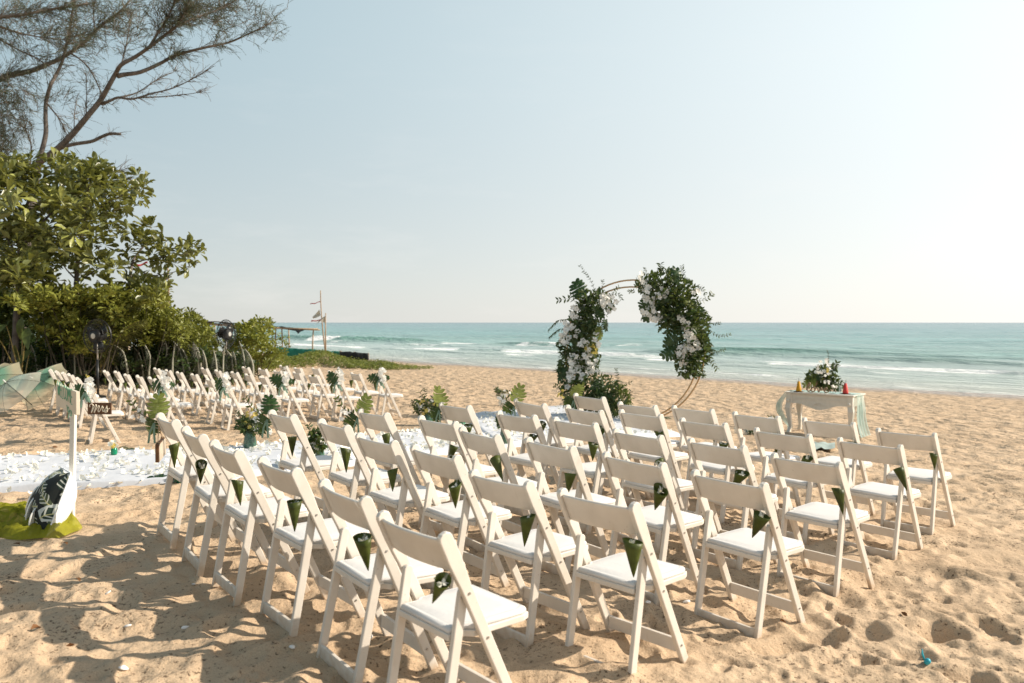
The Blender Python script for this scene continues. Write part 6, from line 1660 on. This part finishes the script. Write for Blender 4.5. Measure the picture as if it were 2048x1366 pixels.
# board: right end nearer, left end further
Lc = at(125.5, 788.8, WD + .27) - ws.location; Rc = at(166.5, 806.5, WD - .20) - ws.location
bx_ = Vector((Rc.x - Lc.x, Rc.y - Lc.y, Rc.z - Lc.z)); BLn = bx_.length; bx_.normalize(); bz_ = Vector((0, 0, 1)); bz_ = (bz_ - bx_ * bz_.dot(bx_)).normalized(); bn = bx_.cross(bz_)
hb = 21.7 / F_PX * (WD + .27)
hb2 = hb
m4 = Matrix(((bx_.x, bn.x, bz_.x, 0), (bx_.y, bn.y, bz_.y, 0), (bx_.z, bn.z, bz_.z, 0), (0, 0, 0, 1))); m4.translation = (Lc + Rc) / 2 - Vector((.030, .012, 0))
if m4.to_3x3().determinant() < 0: print('flip')
b = MB(); b.box(-BLn / 2, BLn / 2, -.012, .012, -hb, hb); me = b.mesh('board', M['board'], bevel=.003); bo = link('board', me, ws, mtx=m4)
fs = -1 if (m4.to_3x3() @ Vector((0, -1, 0))).dot(Vector((-1, -.3, 0))) > 0 else 1
b = MB(); OO = Vector((0, fs * .0135, 0)); X = Vector((1, 0, 0)) * (1 if fs < 0 else 1); Z = Vector((0, 0, 1)); u = BLn / 100
def tl(pts): stroke(b, [(x * u * .92, (z * .95 - 1 - x * .05) * u) for x, z in pts], .0024, OO, X, Z, 3)
cap_ = 17; y0 = 0
def L0(x): return 1 - x * .02
tl([(-42, 17), (-40, 0), (-37, 11), (-34, 0), (-32, 17)]); tl([(-22, 17), (-28, 17), (-28, 8), (-23, 8), (-28, 8), (-28, 0), (-22, 0)]); tl([(-18, 17), (-18, 0), (-12, 0)]); tl([(0, 14), (-4, 17), (-8, 12), (-8, 4), (-4, 0), (0, 3)]); tl([(7, 17), (3, 12), (3, 4), (7, 0), (11, 4), (11, 12), (7, 17)]); tl([(15, 0), (16, 17), (20, 7), (24, 17), (25, 0)]); tl([(37, 17), (30, 17), (30, 8), (35, 8), (30, 8), (30, 0), (37, 0)])
tl([(8, -5), (14, -12), (22, -10), (30, -8), (34, -12)]); tl([(20, -10), (16, -17), (13, -20)]); tl([(23, -9), (27, -15), (33, -13), (28, -8)]); tl([(12, -8), (17, -6), (20, -10)])
b.obj('lettering', M['mint'], bo, True)

# ------------------------------------------------------------------ cushion, paddle fans and tulle at the left
cp = gp(86, 1062); CD = cp.y
def blade_cushion():
    """square cushion standing on a corner side, print on one face and white on the other"""
    t = thing('cushion', 'square cushion with dark tropical leaf print leaning on the sign post', 'cushion', (cp.x, cp.y, gz(cp.x, cp.y)))
    A = at(132, 940, CD + .06) - t.location; Bm = at(84, 1064, CD - .05) - t.location; Cc = at(130, 1030, CD + .16) - t.location
    n = 14; S = .21
    up_ = (A - Bm).normalized()
    fwd = Vector((-.60, .80, .0)); fwd = (fwd - up_ * fwd.dot(up_)).normalized(); nn = up_.cross(fwd).normalized()
    if nn.x > 0: nn = -nn                           # towards the left of the view
    cen = (A + Bm) / 2
    H_ = (A - Bm).length / 2; Wd = .20
    for side, m in ((1, M['print']), (-1, M['pillow_white'])):
        v = []; f = []
        for i in range(n + 1):
            for k in range(n + 1):
                a = -1 + 2 * i / n; c = -1 + 2 * k / n
                puff = ((1 - a * a) * (1 - c * c)) ** .55 * .125
                pin = 1 - .10 * (1 - abs(a * c)) * (max(abs(a), abs(c)) ** 6)
                p = cen + up_ * a * H_ * pin + fwd * c * Wd * pin + nn * side * puff + nn * side * .004 * rng.normal() * (1 - abs(a)) * .6
                v.append(tuple(p))
        for i in range(n):
            for k in range(n):
                a = i * (n + 1) + k; q = (a, a + 1, a + n + 2, a + n + 1); f.append(q if side < 0 else q[::-1])
        me = mesh_np('face', v, f, m, True); at2 = me.attributes.new('face', 'FLOAT_VECTOR', 'POINT'); at2.data.foreach_set('vector', np.array([(-1 + 2 * i / n, -1 + 2 * k / n, 0) for i in range(n + 1) for k in range(n + 1)], np.float32).ravel())
        link('printed_face' if side > 0 else 'white_face', me, t)
    q = MB(); ring = [cen + up_ * a * H_ * .99 + fwd * c * Wd * .99 for a, c in [(-1, c) for c in np.linspace(-1, 1, 8)] + [(a, 1) for a in np.linspace(-1, 1, 8)] + [(1, c) for c in np.linspace(1, -1, 8)] + [(a, -1) for a in np.linspace(1, -1, 8)]]
    q.tube(ring, .005, 5, False); q.obj('piping', M['pillow_white'], t, True)
    return t
blade_cushion()
def paddle(label, top, bot, d, wpx, ang_):
    a = at(*top, d + .05); c = at(*bot, d - .03); t = thing('paddle_fan', label, 'paddle fan', c, 0, 'white paddle fans')
    axis = (a - c); L_ = axis.length; axis.normalize(); side = Vector((math.cos(ang_), math.sin(ang_), 0)); side = (side - axis * side.dot(axis)).normalized(); nn = axis.cross(side)
    W2 = wpx; out = []
    for k in range(40):
        th = 2 * math.pi * k / 40; out.append((W2 * math.sin(th), L_ * .62 + L_ * .38 * math.cos(th)))
    b = MB(); v = []; n = 40
    for o_ in (-.004, .004):
        v += [tuple(axis * y + side * x + nn * o_) for x, y in out]
    b.add(v, [tuple(range(n)), tuple(reversed(range(n, 2 * n)))] + [(i, i + n, (i + 1) % n + n, (i + 1) % n) for i in range(n)]); b.obj('head', M['paddle'], t)
    b = MB(); hw_ = .028; pts = [(-hw_ * .6, L_ * .30), (-hw_, .04), (-hw_ * .8, .012), (0, 0), (hw_ * .8, .012), (hw_, .04), (hw_ * .6, L_ * .30)]
    v = []; n = len(pts)
    for o_ in (-.0065, .0065): v += [tuple(axis * y + side * x + nn * o_) for x, y in pts]
    b.add(v, [tuple(range(n)), tuple(reversed(range(n, 2 * n)))] + [(i, i + n, (i + 1) % n + n, (i + 1) % n) for i in range(n)]); b.obj('handle', M['paddle'], t)
paddle('white paddle fan leaning furthest left of the cushion', (80, 972), (47, 1046), CD + .02, .10, 1.72)
paddle('white paddle fan in the middle of the three beside the cushion', (78, 990), (51, 1068), CD - .04, .10, 1.66)
paddle('white paddle fan nearest the printed cushion', (82, 1010), (58, 1083), CD - .12, .085, 1.6)
def tulle():
    t = thing('tulle', 'crumpled heap of lime green tulle around the sign post', 'fabric', gp(60, 1060)); v = []; f = []; na = 90; nr = 22
    c0 = Vector((70, 1054))
    for i in range(na):
        a = 2 * math.pi * i / na
        rx = (92 if math.cos(a) > 0 else 150); ry = 30 if math.sin(a) > 0 else 34
        for k in range(nr + 1):
            s = k / nr; px = c0.x + rx * s * math.cos(a) * (1 + .06 * math.sin(a * 5)); py = c0.y + ry * s * math.sin(a) * (1 + .08 * math.sin(a * 7 + 1))
            p = gp(px, py); wq = fbm(np.array(px / 22.), np.array(py / 9.), 8, 2) * 6; h = .05 * (1 - s ** 3) * (.35 + 1.1 * fbm(np.array(px / 30.), np.array(py / 11.), 5, 3)) + .045 * abs(math.sin(px * .055 + py * .20 + wq)) ** .7 * (1 - s ** 6) + .026 * abs(math.sin(px * .13 - py * .17 + wq * 1.4)) ** .7 * (1 - s ** 6)
            v.append(tuple(Vector((p.x, p.y, gz(p.x, p.y) + .018 + h)) - t.location))
    for i in range(na):
        for k in range(nr): a = i * (nr + 1) + k; b_ = ((i + 1) % na) * (nr + 1) + k; f.append((a, b_, b_ + 1, a + 1))
    link('folds', mesh_np('folds', v, f, M['lime'], True), t)
tulle()

# ------------------------------------------------------------------ small things on the sand
def pebble_mesh(name, m, seed, flat=.35):
    bm = bmesh.new(); bmesh.ops.create_icosphere(bm, subdivisions=2, radius=1); rd = random.Random(seed)
    for v_ in bm.verts: v_.co = Vector((v_.co.x * (1 + .25 * math.sin(3 * v_.co.y + seed)), v_.co.y * .75, v_.co.z * flat)) * (1 + rd.uniform(-.06, .06))
    me = bpy.data.meshes.new(name); bm.to_mesh(me); bm.free(); me.materials.append(m); me.polygons.foreach_set('use_smooth', np.ones(len(me.polygons), bool)); return me
SH = [pebble_mesh('shell', M['shell'], k) for k in range(3)]
SW = ['left of the back-row chair legs', 'in the shade of the back row', 'in the lower left hollow', 'beside the nearest shadow', 'near the bottom left corner', 'under the nearest chair', 'beneath the fifth row', 'on the open sand at left', 'below the fourth row', 'between two chair feet']
for k, ((px, py), wd) in enumerate(zip([(388, 1171), (256, 1252), (371, 1255), (247, 1332), (585, 1303), (743, 1190), (1374, 1205), (216, 1196), (1296, 1218), (740, 1282)], SW)):
    p = gp(px, py); p.z = sz(p.x, p.y) + .006; tag(link('shell', SH[k % 3], None, p, (rng.normal() * .3, rng.normal() * .3, rng.uniform(0, 6)), rng.uniform(.014, .024)), 'pale shell lying ' + wd, 'shell', 'pale shells on the sand')
DLW = ['left of the lime tulle heap', 'beside the sign post shadow', 'below the lime tulle', 'at the lower left edge', 'in the left foreground', 'right of the outer chairs', 'in the right foreground', 'beneath the third row', 'near the runner edge', 'in front of the outer front-row chair', 'in the middle right sand']
for k, ((px, py), wd) in enumerate(zip([(40, 1092), (134, 1097), (160, 1180), (62, 1276), (150, 1290), (1680, 1165), (1815, 1230), (1690, 1255), (105, 898), (1874, 1020), (1560, 1252)], DLW)):
    p = gp(px, py); p.z = sz(p.x, p.y) + .012; tag(link('dry_leaf', mesh_np('dry_leaf', *leaf_tpl(.5, .3, .5, 3), M['dry_leaf'], True), None, p, (rng.normal() * .5, rng.normal() * .5, rng.uniform(0, 6)), rng.uniform(.035, .065)), 'small brown dry leaf ' + wd, 'leaf', 'dry leaves on the sand')
tp = gp(1852, 1338); tp.z = sz(tp.x, tp.y)
tc_ = thing('plastic_scrap', 'tiny teal plastic bottle cap and strip in the lower right sand', 'litter', tp)
b = MB(); b.lathe([(.011, .0), (.013, .006), (.012, .020), (.006, .026)], 12); o = b.obj('cap', M['teal'], tc_, True); o.rotation_euler = (.6, .3, 0)
b = MB(); b.tube([Vector((-.008, 0, .015)), Vector((-.016, .004, .04)), Vector((-.018, .0, .062))], [.004, .005, .002], 5); b.obj('strip', M['teal'], tc_, True)
